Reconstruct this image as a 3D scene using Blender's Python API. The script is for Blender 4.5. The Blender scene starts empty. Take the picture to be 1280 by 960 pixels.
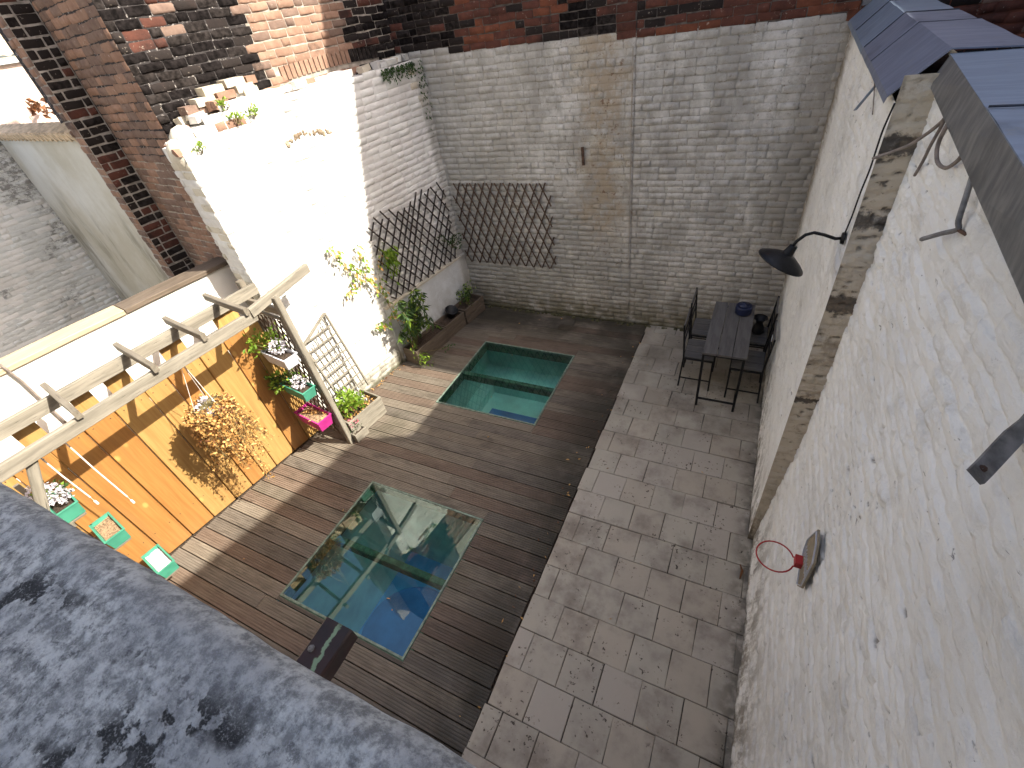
import bpy, math, random
from mathutils import Vector, Matrix, noise as mnoise
random.seed(7)
S=bpy.context.scene
COL=S.collection
# ------------------------------------------------------------------ camera
cam_d=bpy.data.cameras.new('camera'); cam=bpy.data.objects.new('camera',cam_d); COL.objects.link(cam)
CAMP=Vector((0,0,4.2))
CR=Matrix(((0.89486812,-0.17992193,0.40845948),(0.42439363,0.62638055,-0.65386348),(-0.13820669,0.75846919,0.63688571)))
cam.matrix_world=Matrix.Translation(CAMP)@CR.to_4x4()
cam_d.sensor_width=36; cam_d.sensor_fit='HORIZONTAL'; cam_d.lens=36*578.2163/1280
cam_d.clip_start=0.02; cam_d.clip_end=500
S.camera=cam
# ------------------------------------------------------------------ light
SUN=Vector((1.1,0.30,1.0)).normalized()
elev=math.asin(SUN.z); az=math.atan2(SUN.x,SUN.y)
w=bpy.data.worlds.new('World'); S.world=w; w.use_nodes=True
nt=w.node_tree; nt.nodes.clear()
sky=nt.nodes.new('ShaderNodeTexSky'); sky.sky_type='NISHITA'; sky.sun_disc=False
sky.sun_elevation=elev; sky.sun_rotation=az; sky.air_density=.9; sky.dust_density=4.0; sky.ozone_density=.6
bg=nt.nodes.new('ShaderNodeBackground'); bg.inputs[1].default_value=0.15
out=nt.nodes.new('ShaderNodeOutputWorld')
nt.links.new(sky.outputs[0],bg.inputs[0]); nt.links.new(bg.outputs[0],out.inputs[0])
sl=bpy.data.lights.new('sun','SUN'); sl.energy=4.6; sl.angle=math.radians(.55); sl.color=(1,.955,.83)
so=bpy.data.objects.new('sun',sl); COL.objects.link(so); so.rotation_euler=SUN.to_track_quat('Z','Y').to_euler(); so.location=(8,2,12)
S.view_settings.view_transform='Standard'; S.view_settings.look='None'; S.view_settings.exposure=1.45; S.view_settings.gamma=1
S.cycles.max_bounces=8; S.cycles.diffuse_bounces=5; S.cycles.transparent_max_bounces=12

# ------------------------------------------------------------------ left wall frame (turned eight degrees against the deck)
A0=Vector((-5.18,.495,0)); U=Vector((.13886917,.99031074,0)); N=Vector((.99031074,-.13886917,0)); Z=Vector((0,0,1)); X=Vector((1,0,0)); Y=Vector((0,1,0))
def W(s,n,z): return A0+U*s+N*n+Z*z

# ------------------------------------------------------------------ materials
class Mt:
    def __init__(s,name,rough=.8,spec=.25):
        s.m=bpy.data.materials.new(name); s.m.use_nodes=True; s.nt=s.m.node_tree; s.b=s.nt.nodes['Principled BSDF']
        s.b.inputs['Roughness'].default_value=rough; s.b.inputs['Specular IOR Level'].default_value=spec
        g=s.nt.nodes.new('ShaderNodeNewGeometry'); s.pos=g.outputs['Position']; s.geo=g
        s.tc=s.nt.nodes.new('ShaderNodeTexCoord'); s.oi=s.nt.nodes.new('ShaderNodeObjectInfo')
    def put(s,node,i,v):
        if isinstance(v,bpy.types.NodeSocket): s.nt.links.new(v,node.inputs[i])
        elif isinstance(v,tuple) and len(v)==3 and node.inputs[i].type=='RGBA': node.inputs[i].default_value=(*v,1)
        else: node.inputs[i].default_value=v
    def scale(s,vec,sc):
        n=s.nt.nodes.new('ShaderNodeMapping'); s.put(n,0,vec); n.inputs['Scale'].default_value=sc; return n.outputs[0]
    def noise(s,scale,vec=None,detail=4,rough=.55,dist=0):
        n=s.nt.nodes.new('ShaderNodeTexNoise'); s.put(n,'Vector',vec or s.pos); s.put(n,'Scale',scale); s.put(n,'Detail',float(detail)); s.put(n,'Roughness',rough); s.put(n,'Distortion',dist); return n.outputs[0]
    def vor(s,scale,vec=None,feat='F1',out=0,rnd=1.):
        n=s.nt.nodes.new('ShaderNodeTexVoronoi'); n.feature=feat; s.put(n,'Vector',vec or s.pos); s.put(n,'Scale',scale); s.put(n,'Randomness',rnd); return n.outputs[out]
    def ramp(s,f,lo,hi,a=0.,b=1.):
        n=s.nt.nodes.new('ShaderNodeMapRange'); n.clamp=True; n.interpolation_type='SMOOTHSTEP'; s.put(n,0,f); s.put(n,1,lo); s.put(n,2,hi); s.put(n,3,a); s.put(n,4,b); return n.outputs[0]
    def math(s,op,a,b=0.):
        n=s.nt.nodes.new('ShaderNodeMath'); n.operation=op; s.put(n,0,a); s.put(n,1,b); return n.outputs[0]
    def mul(s,a,b): return s.math('MULTIPLY',a,b)
    def mix(s,f,a,b):
        n=s.nt.nodes.new('ShaderNodeMix'); n.data_type='RGBA'; s.put(n,0,f); s.put(n,6,a); s.put(n,7,b); return n.outputs[2]
    def xyz(s,i): 
        if not hasattr(s,'_x'): s._x=s.nt.nodes.new('ShaderNodeSeparateXYZ'); s.put(s._x,0,s.pos)
        return s._x.outputs[i]
    def rand(s): return s.oi.outputs['Random']
    def done(s,col,bump=None,strength=.3,dist=.01,rough=None):
        s.put(s.b,'Base Color',col)
        if rough is not None: s.put(s.b,'Roughness',rough)
        if bump is not None:
            n=s.nt.nodes.new('ShaderNodeBump'); s.put(n,'Height',bump); s.put(n,'Strength',strength); s.put(n,'Distance',dist); s.nt.links.new(n.outputs[0],s.b.inputs['Normal'])
        return s.m
def simple(name,col,rough=.6,var=.25,sc=12.,bump=.15,metal=0.,spec=.3):
    m=Mt(name,rough,spec); n=m.noise(sc,detail=6); n2=m.noise(sc*9,detail=3)
    d=tuple(c*(1-var) for c in col); l=tuple(min(1,c*(1+var)) for c in col)
    m.b.inputs['Metallic'].default_value=metal
    return m.done(m.mix(m.ramp(n,.3,.7),d,l),m.math('ADD',n,m.mul(n2,.4)),bump,.01)

def white_wall(name,tint=(.74,.73,.70),dirty=(.50,.47,.42),peel=.0,side=False,strong=.5):
    m=Mt(name,.85,.15)
    big=m.noise(.9,detail=5); mid=m.noise(5,detail=6,rough=.65); fine=m.noise(60,detail=5,rough=.7)
    c=m.mix(m.ramp(big,.35,.7),tint,dirty)
    c=m.mix(m.ramp(mid,.42,.68,0.,.65),c,tuple(min(.85,t*1.08) for t in tint))
    c=m.mix(m.ramp(m.noise(14,detail=6,rough=.7),.55,.75,0.,.5),c,dirty)
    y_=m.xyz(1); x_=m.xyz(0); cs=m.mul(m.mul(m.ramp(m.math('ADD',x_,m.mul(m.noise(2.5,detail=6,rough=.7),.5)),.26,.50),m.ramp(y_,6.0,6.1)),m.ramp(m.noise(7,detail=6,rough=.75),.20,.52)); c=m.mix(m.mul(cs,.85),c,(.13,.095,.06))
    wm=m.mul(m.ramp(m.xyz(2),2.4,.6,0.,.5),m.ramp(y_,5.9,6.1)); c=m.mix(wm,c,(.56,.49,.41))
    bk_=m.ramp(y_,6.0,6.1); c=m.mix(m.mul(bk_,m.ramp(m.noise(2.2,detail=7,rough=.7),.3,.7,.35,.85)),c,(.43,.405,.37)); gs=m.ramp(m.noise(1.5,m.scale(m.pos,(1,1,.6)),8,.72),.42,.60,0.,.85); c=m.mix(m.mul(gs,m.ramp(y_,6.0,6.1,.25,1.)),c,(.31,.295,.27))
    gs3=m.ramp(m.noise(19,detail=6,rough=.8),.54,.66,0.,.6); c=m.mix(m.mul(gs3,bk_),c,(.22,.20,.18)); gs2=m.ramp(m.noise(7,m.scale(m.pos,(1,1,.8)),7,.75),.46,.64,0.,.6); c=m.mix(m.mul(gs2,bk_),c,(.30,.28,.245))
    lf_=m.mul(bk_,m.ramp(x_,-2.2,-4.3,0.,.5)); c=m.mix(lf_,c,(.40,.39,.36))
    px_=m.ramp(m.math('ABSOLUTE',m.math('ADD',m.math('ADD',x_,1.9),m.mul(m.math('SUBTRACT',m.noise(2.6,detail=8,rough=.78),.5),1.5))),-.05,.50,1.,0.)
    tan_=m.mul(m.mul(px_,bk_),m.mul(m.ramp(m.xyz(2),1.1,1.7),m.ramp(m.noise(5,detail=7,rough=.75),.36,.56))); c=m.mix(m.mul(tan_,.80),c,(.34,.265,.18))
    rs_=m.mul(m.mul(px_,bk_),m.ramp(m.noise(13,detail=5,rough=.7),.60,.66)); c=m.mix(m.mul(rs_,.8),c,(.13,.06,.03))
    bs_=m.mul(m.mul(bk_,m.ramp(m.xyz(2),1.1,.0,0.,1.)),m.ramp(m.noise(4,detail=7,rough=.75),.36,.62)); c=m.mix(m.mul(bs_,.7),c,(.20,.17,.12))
    # peeled spots and dark pits
    pit=m.ramp(m.noise(38,detail=3,rough=.6,dist=.6),.69-peel,.74-peel,0.,.75)
    c=m.mix(pit,c,(.22,.17,.12))
    # damp, mossy foot of the wall
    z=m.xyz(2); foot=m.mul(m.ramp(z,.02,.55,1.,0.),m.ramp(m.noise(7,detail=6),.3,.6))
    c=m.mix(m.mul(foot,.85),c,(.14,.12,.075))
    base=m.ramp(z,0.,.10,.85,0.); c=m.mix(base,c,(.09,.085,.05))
    h=m.math('ADD',m.mul(mid,.6),m.mul(fine,.25)); h=m.math('SUBTRACT',h,m.mul(pit,.5))
    return m.done(c,h,strong,.02)
def raw_brick(name,a,b,soot=.3,strong=.5):
    m=Mt(name,.9,.1)
    n=m.noise(9,detail=6,rough=.7); f=m.noise(70,detail=4); r=m.rand()
    c=m.mix(m.ramp(n,.3,.7),a,b); c=m.mix(m.mul(r,.5),c,tuple(x*.55 for x in a))
    c=m.mix(m.ramp(m.noise(2.3,detail=6,rough=.65),.62-soot,.78-soot*.6,0.,.92),c,(.022,.018,.017))
    c=m.mix(m.ramp(m.noise(26,detail=4,rough=.7),.62,.70,0.,.55),c,(.42,.36,.30))
    return m.done(c,m.math('ADD',n,m.mul(f,.3)),strong,.015)
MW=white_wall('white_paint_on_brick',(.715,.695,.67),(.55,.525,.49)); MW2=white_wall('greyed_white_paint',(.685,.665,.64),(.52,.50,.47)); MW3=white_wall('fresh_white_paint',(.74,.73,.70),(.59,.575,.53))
MWt=white_wall('cream_worn_paint',(.62,.57,.47),(.47,.40,.30),.05)
MWm=white_wall('white_mortar',(.50,.49,.45),(.17,.155,.125),.10)
MWl=white_wall('limewashed_joints',(.74,.73,.71),(.60,.58,.54),.02)
MTm=white_wall('tan_mortar',(.34,.28,.20),(.16,.11,.07),.08)
MB1=raw_brick('orange_red_brick',(.20,.072,.042),(.12,.048,.032),.1); MB2=raw_brick('dark_red_brick',(.13,.052,.038),(.085,.038,.03),.15); MB3=raw_brick('sooty_brick',(.06,.04,.035),(.025,.02,.02),.5)
MB4=raw_brick('weathered_pink_brick',(.34,.215,.155),(.24,.14,.10),.0); MB5=raw_brick('brown_brick',(.24,.165,.13),(.16,.105,.085),.06)
MS1=simple('soot_and_shade_black_brick',(.016,.013,.013),.9,.6,20,.8); MS2=simple('soot_and_shade_grey_brick',(.034,.029,.027),.9,.6,20,.8); 
MS1=simple('soot_and_shade_black_brick',(.012,.010,.010),.95,.6,20,.8,0.,.04); MS2=simple('soot_and_shade_grey_brick',(.024,.020,.019),.95,.6,20,.8,0.,.04)  # real soot, and shade painted as black brick on the brick house
MMd=simple('dark_mortar',(.10,.085,.075),.95,.4,15,.6); MMg=simple('grey_mortar',(.30,.27,.24),.95,.35,15,.6); MMl=simple('pale_lime_mortar',(.34,.30,.255),.95,.3,15,.6)
MMs=None
def speck():
    m=Mt('soot_and_shade_lime_mortar',.95,.1); n=m.noise(34,detail=5,rough=.7)
    c=m.mix(m.ramp(n,.55,.66),(.045,.04,.04),(.34,.31,.29)); return m.done(c,n,.6,.02)
MMs=speck()  # mortar darkened for the stretch where shade is painted
def rough_wash(name,tint=(.84,.825,.785),soot=False):
    m=Mt(name,.85,.12)
    v=m.scale(m.pos,(1,.55,1.6)); big=m.noise(1.1,detail=5); mid=m.noise(7,v,6,.62); lum=m.noise(16,v,4,.6); fine=m.noise(85,detail=4,rough=.7)
    c=m.mix(m.ramp(big,.4,.7),tint,tuple(t*.88 for t in tint)); c=m.mix(m.ramp(mid,.5,.75,0.,.7),c,tuple(min(.84,t*1.06) for t in tint))
    c=m.mix(m.ramp(m.noise(3.5,v,6,.7),.57,.75,0.,.55),c,(.47,.43,.36))
    at=m.nt.nodes.new('ShaderNodeAttribute'); at.attribute_name='pit'; pit=m.mul(m.ramp(at.outputs['Fac'],.3,.8),m.ramp(m.noise(70,detail=5,rough=.7),.38,.52)); pit=m.math('MAXIMUM',pit,m.mul(m.ramp(m.noise(46,m.scale(m.pos,(1,.45,1.2)),4,.6,.7),.66,.70),m.ramp(m.noise(2.1,detail=4),.44,.60,.1,.9)))
    if soot:
        zz=m.xyz(2)
        for z0,w_ in ((2.56,.05),(3.05,.045),(3.42,.05),(1.80,.03)):
            dd=m.math('ABSOLUTE',m.math('SUBTRACT',m.math('ADD',zz,m.mul(m.noise(14,detail=5,rough=.7),.16)),z0+.08)); c=m.mix(m.ramp(dd,w_*.7,w_*1.2,.88,0.),c,(.045,.04,.04))
        c=m.mix(m.ramp(m.noise(5,detail=6,rough=.75),.5,.66,0.,.6),c,(.22,.17,.12))
    c=m.mix(m.mul(pit,.8),c,(.17,.145,.12)); c=m.mix(m.ramp(m.noise(6,m.scale(m.pos,(1,.5,1.0)),8,.78),.50,.68,0.,.45),c,(.50,.475,.43)); c=m.mix(m.ramp(m.noise(1.4,m.scale(m.pos,(1,1,.6)),7,.75),.54,.66,0.,.4),c,(.48,.46,.42))
    z=m.xyz(2); foot=m.mul(m.ramp(z,.1,1.0,1.,0.),m.ramp(m.noise(8,m.scale(m.pos,(1,1.,.35)),6,.7),.42,.62))
    c=m.mix(m.mul(foot,.8),c,(.17,.14,.10)); c=m.mix(m.ramp(z,0.,.10,.9,0.),c,(.07,.065,.05))
    # damp stain in the far corner and along the coping
    y=m.xyz(1); cor=m.mul(m.ramp(y,5.55,6.15,0.,1.),m.ramp(m.noise(4,m.scale(m.pos,(1,1,.6)),6,.7),.25,.5)); c=m.mix(m.mul(cor,.85),c,(.17,.13,.08))
    h=m.math('ADD',m.mul(mid,.9),m.mul(lum,.5)); h=m.math('ADD',h,m.mul(fine,.12)); h=m.math('SUBTRACT',h,m.mul(pit,.3))
    h=m.math('ADD',h,m.mul(m.noise(30,v,5,.7),.6)); return m.done(c,h,.65,.02)
MRW=rough_wash('rough_whitewash'); 
def back_corner(name,src):  # same paint with the damp stain of the far right corner
    return src
MPl=rough_wash('pilaster_worn_wash',(.52,.455,.36),True)
def deckmat(name,a,b,d):
    m=Mt(name,.62,.3)
    v=m.scale(m.pos,(1.2,38,1)); g=m.noise(1.6,v,6,.65); g2=m.noise(6,m.scale(m.pos,(1,14,1)),4); r=m.rand()
    c=m.mix(m.ramp(g,.3,.7),a,b); c=m.mix(m.mul(r,.45),c,d); c=m.mix(m.ramp(g2,.5,.75,0.,.4),c,tuple(x*1.5 for x in b))
    x=m.xyz(0); y=m.xyz(1)
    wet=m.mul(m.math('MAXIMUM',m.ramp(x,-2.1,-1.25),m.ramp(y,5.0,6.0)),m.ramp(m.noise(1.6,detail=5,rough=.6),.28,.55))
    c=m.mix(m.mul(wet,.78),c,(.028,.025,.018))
    gr=m.ramp(m.noise(1.1,detail=4),.55,.72,0.,.45); c=m.mix(gr,c,(.060,.055,.032)); c=m.mix(m.ramp(m.noise(2.4,m.scale(m.pos,(.6,2.5,1)),6,.7),.5,.68,0.,.5),c,(.045,.036,.028))
    return m.done(c,g,.35,.006,rough=m.ramp(m.noise(3,detail=3),.3,.7,.5,.8))
MD=deckmat('deck_timber',(.145,.118,.093),(.25,.21,.165),(.095,.076,.06)); MD2=deckmat('deck_timber_red',(.13,.090,.068),(.20,.150,.115),(.085,.060,.047)); MD3=deckmat('deck_timber_grey',(.12,.10,.082),(.20,.17,.14),(.08,.066,.055))
def tilemat(name,a,b):
    m=Mt(name,.75,.25)
    n=m.noise(3,detail=5); f=m.noise(45,detail=5,rough=.7); r=m.rand()
    c=m.mix(m.ramp(n,.3,.7),a,b); c=m.mix(m.mul(r,.3),c,(.40,.35,.29))
    c=m.mix(m.ramp(m.noise(1.5,detail=6,rough=.7),.46,.68,0.,.7),c,(.19,.155,.125))
    sp=m.ramp(m.noise(33,detail=3,rough=.55),.63,.67,0.,1.); sp=m.mul(sp,m.ramp(m.noise(2.6,detail=2),.47,.56))
    c=m.mix(m.mul(sp,.9),c,(.055,.04,.03)); c=m.mix(m.ramp(f,.5,.75,0.,.25),c,(.5,.44,.38))
    x=m.xyz(0); dirt=m.mul(m.ramp(x,.30,.5),m.ramp(m.noise(9,detail=5),.35,.6)); c=m.mix(m.mul(dirt,.7),c,(.09,.08,.06))
    yy=m.xyz(1); far=m.mul(m.ramp(yy,3.0,5.2),m.ramp(m.noise(1.8,detail=5),.3,.6)); c=m.mix(m.mul(far,.45),c,(.13,.11,.085))
    return m.done(c,m.math('SUBTRACT',m.math('ADD',n,m.mul(f,.25)),m.mul(sp,.4)),.3,.01)
MT1=tilemat('concrete_slab',(.47,.425,.35),(.40,.36,.30)); MT2=tilemat('concrete_slab_pink',(.475,.415,.335),(.40,.35,.285)); MT3=tilemat('concrete_slab_grey',(.45,.40,.34),(.48,.43,.365))
def wood(name,a,b,sc=(2.5,30,30),spec=.25,knots=True,rough=.7):
    m=Mt(name,rough,spec); o=m.tc.outputs['Object']; v=m.scale(o,sc); g=m.noise(1.,v,6,.6,.4); g2=m.noise(3.,m.scale(o,(1.5,6,6)),4)
    c=m.mix(m.ramp(g,.3,.72),a,b); c=m.mix(m.mul(m.rand(),.35),c,tuple(x*.7 for x in a))
    c=m.mix(m.ramp(g2,.55,.7,0.,.4),c,tuple(x*.6 for x in a)); g3=m.noise(1.,m.scale(o,(3,75,75)),5,.7); c=m.mix(m.ramp(g3,.60,.68,0.,.8),c,tuple(x*.35 for x in b))
    return m.done(c,m.math('SUBTRACT',g,m.ramp(g3,.60,.68)),.5,.006)
MOak=wood('weathered_pergola_timber',(.22,.19,.15),(.13,.11,.085)); MOak2=wood('pale_weathered_timber',(.27,.24,.195),(.15,.132,.105)); MDk=wood('old_dark_plank',(.10,.075,.055),(.16,.125,.095))
MTb=wood('grey_stained_table_wood',(.10,.094,.09),(.165,.155,.15),(3,40,40)); MTr=wood('brown_lath',(.07,.043,.03),(.11,.07,.05)); MTr2=wood('black_brown_lath',(.035,.028,.026),(.06,.045,.038))
def fencemat(name,a,b):
    m=Mt(name,.5,.35); g=m.noise(1.3,m.scale(m.pos,(26,26,1.3)),6,.6,.5); c=m.mix(m.ramp(g,.3,.72),a,b)
    k=m.vor(3.2,m.scale(m.pos,(1.6,1.6,1)),'F1',0); kn=m.ramp(k,.05,.16,1.,0.); c=m.mix(m.mul(kn,.5),c,(.60,.38,.12)); k2=m.ramp(m.vor(2.1,m.scale(m.pos,(2.2,2.2,1)),'F1',0),.015,.05,1.,0.); c=m.mix(m.mul(k2,.8),c,(.13,.055,.02)); c=m.mix(m.ramp(m.noise(1.6,m.scale(m.pos,(5,5,.5)),5,.65),.5,.7,0.,.45),c,(.24,.125,.045))
    low=m.mul(m.ramp(m.xyz(2),0.,.5,1.,0.),m.ramp(m.noise(6),.3,.6)); c=m.mix(m.mul(low,.25),c,(.30,.15,.06))
    return m.done(c,g,.25,.004)
MF1=fencemat('honey_stained_pine',(.40,.24,.085),(.32,.175,.055)); MF2=fencemat('amber_stained_pine',(.35,.17,.050),(.27,.12,.033)); MF3=fencemat('yellow_stained_pine',(.48,.295,.10),(.40,.22,.068))
def zinc(name,a,b,st=.9):
    m=Mt(name,.5,.5); m.b.inputs['Metallic'].default_value=.35; g=m.noise(1,m.scale(m.pos,(4,26,8)),5,.6); n=m.noise(3,detail=6,rough=.65)
    c=m.mix(m.ramp(g,.35,.7),a,b); c=m.mix(m.ramp(n,.50,.70,0.,.6),c,tuple(x*.5 for x in a)); c=m.mix(m.ramp(m.noise(14,detail=7,rough=.75),.56,.70,0.,.5),c,(.22,.22,.21)); return m.done(c,m.math('ADD',g,n),.2,.006)
MZ=zinc('blue_grey_zinc',(.17,.215,.29),(.21,.265,.35)); MZf=zinc('dull_lead_flashing',(.13,.13,.135),(.24,.235,.225)); MZs=zinc('slate_zinc_sheet',(.15,.17,.23),(.20,.225,.30))
MBk=simple('black_metal',(.012,.012,.013),.45,.3,30,.1,.3); MRst=simple('rusty_iron',(.085,.05,.035),.85,.5,25,.5); MRed=simple('red_enamel',(.42,.035,.035),.4,.15,20,.05); MGy=simple('grey_iron_strap',(.19,.185,.185),.6,.4,20,.5,.2)
MCab=simple('grey_brown_cable',(.20,.165,.145),.7,.3,20,.3); MRope=simple('white_cord',(.75,.68,.62),.7,.1); MSoil=simple('potting_soil',(.055,.038,.027),.95,.6,60,1.); MDry=simple('dry_leaf_mulch',(.30,.20,.12),.9,.5,60,1.)
MGp=simple('green_plastic',(.06,.25,.17),.4,.12,8,.03); MPp=simple('magenta_plastic',(.42,.03,.20),.4,.12,8,.03); MWp=simple('grey_white_plastic',(.50,.51,.56),.45,.08,8,.03); MNavy=simple('navy_glazed_pot',(.014,.020,.055),.35,.2,8,.05); MBkp=simple('black_plastic',(.012,.012,.014),.5,.2,8,.05)
MGrF=simple('green_painted_frame',(.08,.16,.10),.6,.4,14,.3); MBas=simple('teal_painted_wall',(.42,.74,.68),.8,.15,2.5,.3); MBasB=simple('sky_reflection_blue_floor',(.08,.40,.85),.7,.2,2.0,.2); MBasD=simple('deep_blue_cloth',(.03,.18,.50),.8,.2,3.0,.1)  # floor blue imitates the sky mirrored in the near pane
MRend=simple('pale_render',(.66,.65,.62),.9,.12,2.5,.3); MPlas=None
def plaster():
    m=Mt('stained_tan_plaster',.9,.1); n=m.noise(.8,detail=6,rough=.65); s_=m.noise(2,m.scale(m.pos,(1,1,.3)),6,.7); z=m.xyz(2)
    c=m.mix(m.ramp(n,.35,.65),(.62,.60,.54),(.48,.44,.35)); c=m.mix(m.mul(m.ramp(s_,.48,.68),m.ramp(z,3.3,2.0,0.,.8)),c,(.20,.18,.14)); return m.done(c,m.math('ADD',n,m.noise(30,detail=4)),.4,.02)
MPlas=plaster()
def stone():
    m=Mt('weathered_bluestone_with_lichen',.85,.3)
    n=m.noise(60,detail=9,rough=.75); f=m.noise(420,detail=5,rough=.75); b=m.noise(9,detail=5)
    c=m.mix(m.ramp(n,.40,.60),(.27,.275,.27),(.74,.75,.72)); c=m.mix(m.ramp(b,.42,.62,0.,.45),c,(.33,.34,.35))
    c=m.mix(m.ramp(f,.52,.66,0.,.6),c,(.55,.58,.62))
    l=m.noise(20,detail=7,rough=.62,dist=.1); yy=m.xyz(1); li=m.mul(m.mul(m.ramp(l,.53,.555),m.ramp(m.noise(6,detail=4),.45,.50)),m.ramp(yy,.005,-.03)); c=m.mix(m.mul(m.mul(li,m.ramp(f,.36,.50,.45,1.)),.95),c,(.018,.017,.017))
    l2=m.mul(m.ramp(m.noise(95,detail=6,rough=.75),.53,.63,0.,.65),m.ramp(yy,.025,-.03,.15,1.)); c=m.mix(l2,c,(.055,.055,.06))
    return m.done(c,m.math('SUBTRACT',m.math('ADD',n,m.mul(f,.6)),m.mul(li,.4)),1.,.009)
MSt=stone()
def clay(): 
    return simple('yellow_clay_tile',(.56,.43,.29),.8,.25,12,.3)
MCl=clay(); MCapW=wood('pale_coping_board',(.50,.40,.27),(.36,.28,.19))
def leafm(name,a,b,tr=.35):
    m=Mt(name,.5,.3); c=m.mix(m.ramp(m.noise(17,detail=2),.3,.7),a,b); m.put(m.b,'Base Color',c)
    t=m.nt.nodes.new('ShaderNodeBsdfTranslucent'); m.put(t,0,c); x=m.nt.nodes.new('ShaderNodeMixShader'); m.put(x,0,tr); m.nt.links.new(m.b.outputs[0],x.inputs[1]); m.nt.links.new(t.outputs[0],x.inputs[2]); m.nt.links.new(x.outputs[0],m.nt.nodes['Material Output'].inputs[0]); return m.m
ML1=leafm('fresh_green_leaf',(.26,.36,.04),(.12,.23,.025)); ML2=leafm('dark_green_leaf',(.035,.075,.02),(.06,.11,.03)); MLw=leafm('white_petal',(.80,.78,.80),(.65,.6,.68),.2); MLp=leafm('pink_petal',(.60,.10,.16),(.75,.3,.4),.2); MLd=leafm('dry_ochre_leaf',(.66,.40,.15),(.50,.26,.08),.2); MLb=leafm('dry_brown_leaf',(.20,.08,.03),(.12,.05,.02),.1); MStem=simple('plant_stem',(.16,.13,.06),.8)
def glassm():
    m=bpy.data.materials.new('walk_on_glass'); m.use_nodes=True; t=m.node_tree; t.nodes.clear()
    o=t.nodes.new('ShaderNodeOutputMaterial'); tr=t.nodes.new('ShaderNodeBsdfTransparent'); gl=t.nodes.new('ShaderNodeBsdfGlossy'); mx=t.nodes.new('ShaderNodeMixShader'); fr=t.nodes.new('ShaderNodeFresnel')
    fr.inputs[0].default_value=1.62; tr.inputs[0].default_value=(.70,.93,.86,1); gl.inputs[0].default_value=(.85,.97,.90,1); gl.inputs['Roughness'].default_value=.004
    mp=t.nodes.new('ShaderNodeMath'); mp.operation='MULTIPLY_ADD'; mp.inputs[1].default_value=1.35; mp.inputs[2].default_value=.04; mp.use_clamp=True
    nz=t.nodes.new('ShaderNodeTexNoise'); nz.inputs['Scale'].default_value=2.2; bp=t.nodes.new('ShaderNodeBump'); bp.inputs['Strength'].default_value=.02; g=t.nodes.new('ShaderNodeNewGeometry'); t.links.new(g.outputs[0],nz.inputs[0]); t.links.new(nz.outputs[0],bp.inputs['Height']); t.links.new(bp.outputs[0],gl.inputs['Normal'])
    t.links.new(fr.outputs[0],mp.inputs[0]); t.links.new(mp.outputs[0],mx.inputs[0]); t.links.new(tr.outputs[0],mx.inputs[1]); t.links.new(gl.outputs[0],mx.inputs[2]); t.links.new(mx.outputs[0],o.inputs[0]); return m
MGl=glassm()

# ------------------------------------------------------------------ object helpers
def tag(o,label=None,cat=None,group=None,kind=None):
    if label: o['label']=label
    if cat: o['category']=cat
    if group: o['group']=group
    if kind: o['kind']=kind
    return o
def empty(name,loc,label=None,cat=None,group=None,kind=None):
    o=bpy.data.objects.new(name,None); o.empty_display_size=.1; COL.objects.link(o); o.location=loc; return tag(o,label,cat,group,kind)
def base(p):  # world position of a parent chain (no parent is ever turned)
    v=Vector((0,0,0))
    while p is not None: v=v+p.location; p=p.parent
    return v
def link(name,me,parent=None,mat=None,M=None):
    o=bpy.data.objects.new(name,me); COL.objects.link(o)
    if parent is not None: o.parent=parent
    M=M or Matrix.Identity(4)
    if parent is not None: M=Matrix.Translation(-base(parent))@M
    l,r,s=M.decompose(); o.location=l; o.rotation_mode='QUATERNION'; o.rotation_quaternion=r; o.scale=s
    return o
def mesh(name,vs,fs,mats,mi=None,smooth=False):
    me=bpy.data.meshes.new(name); me.from_pydata([tuple(v) for v in vs],[],fs)
    for m in (mats if isinstance(mats,(list,tuple)) else [mats]): me.materials.append(m)
    if mi: me.polygons.foreach_set('material_index',mi)
    if smooth: me.polygons.foreach_set('use_smooth',[True]*len(fs))
    me.update(); return me
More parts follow.
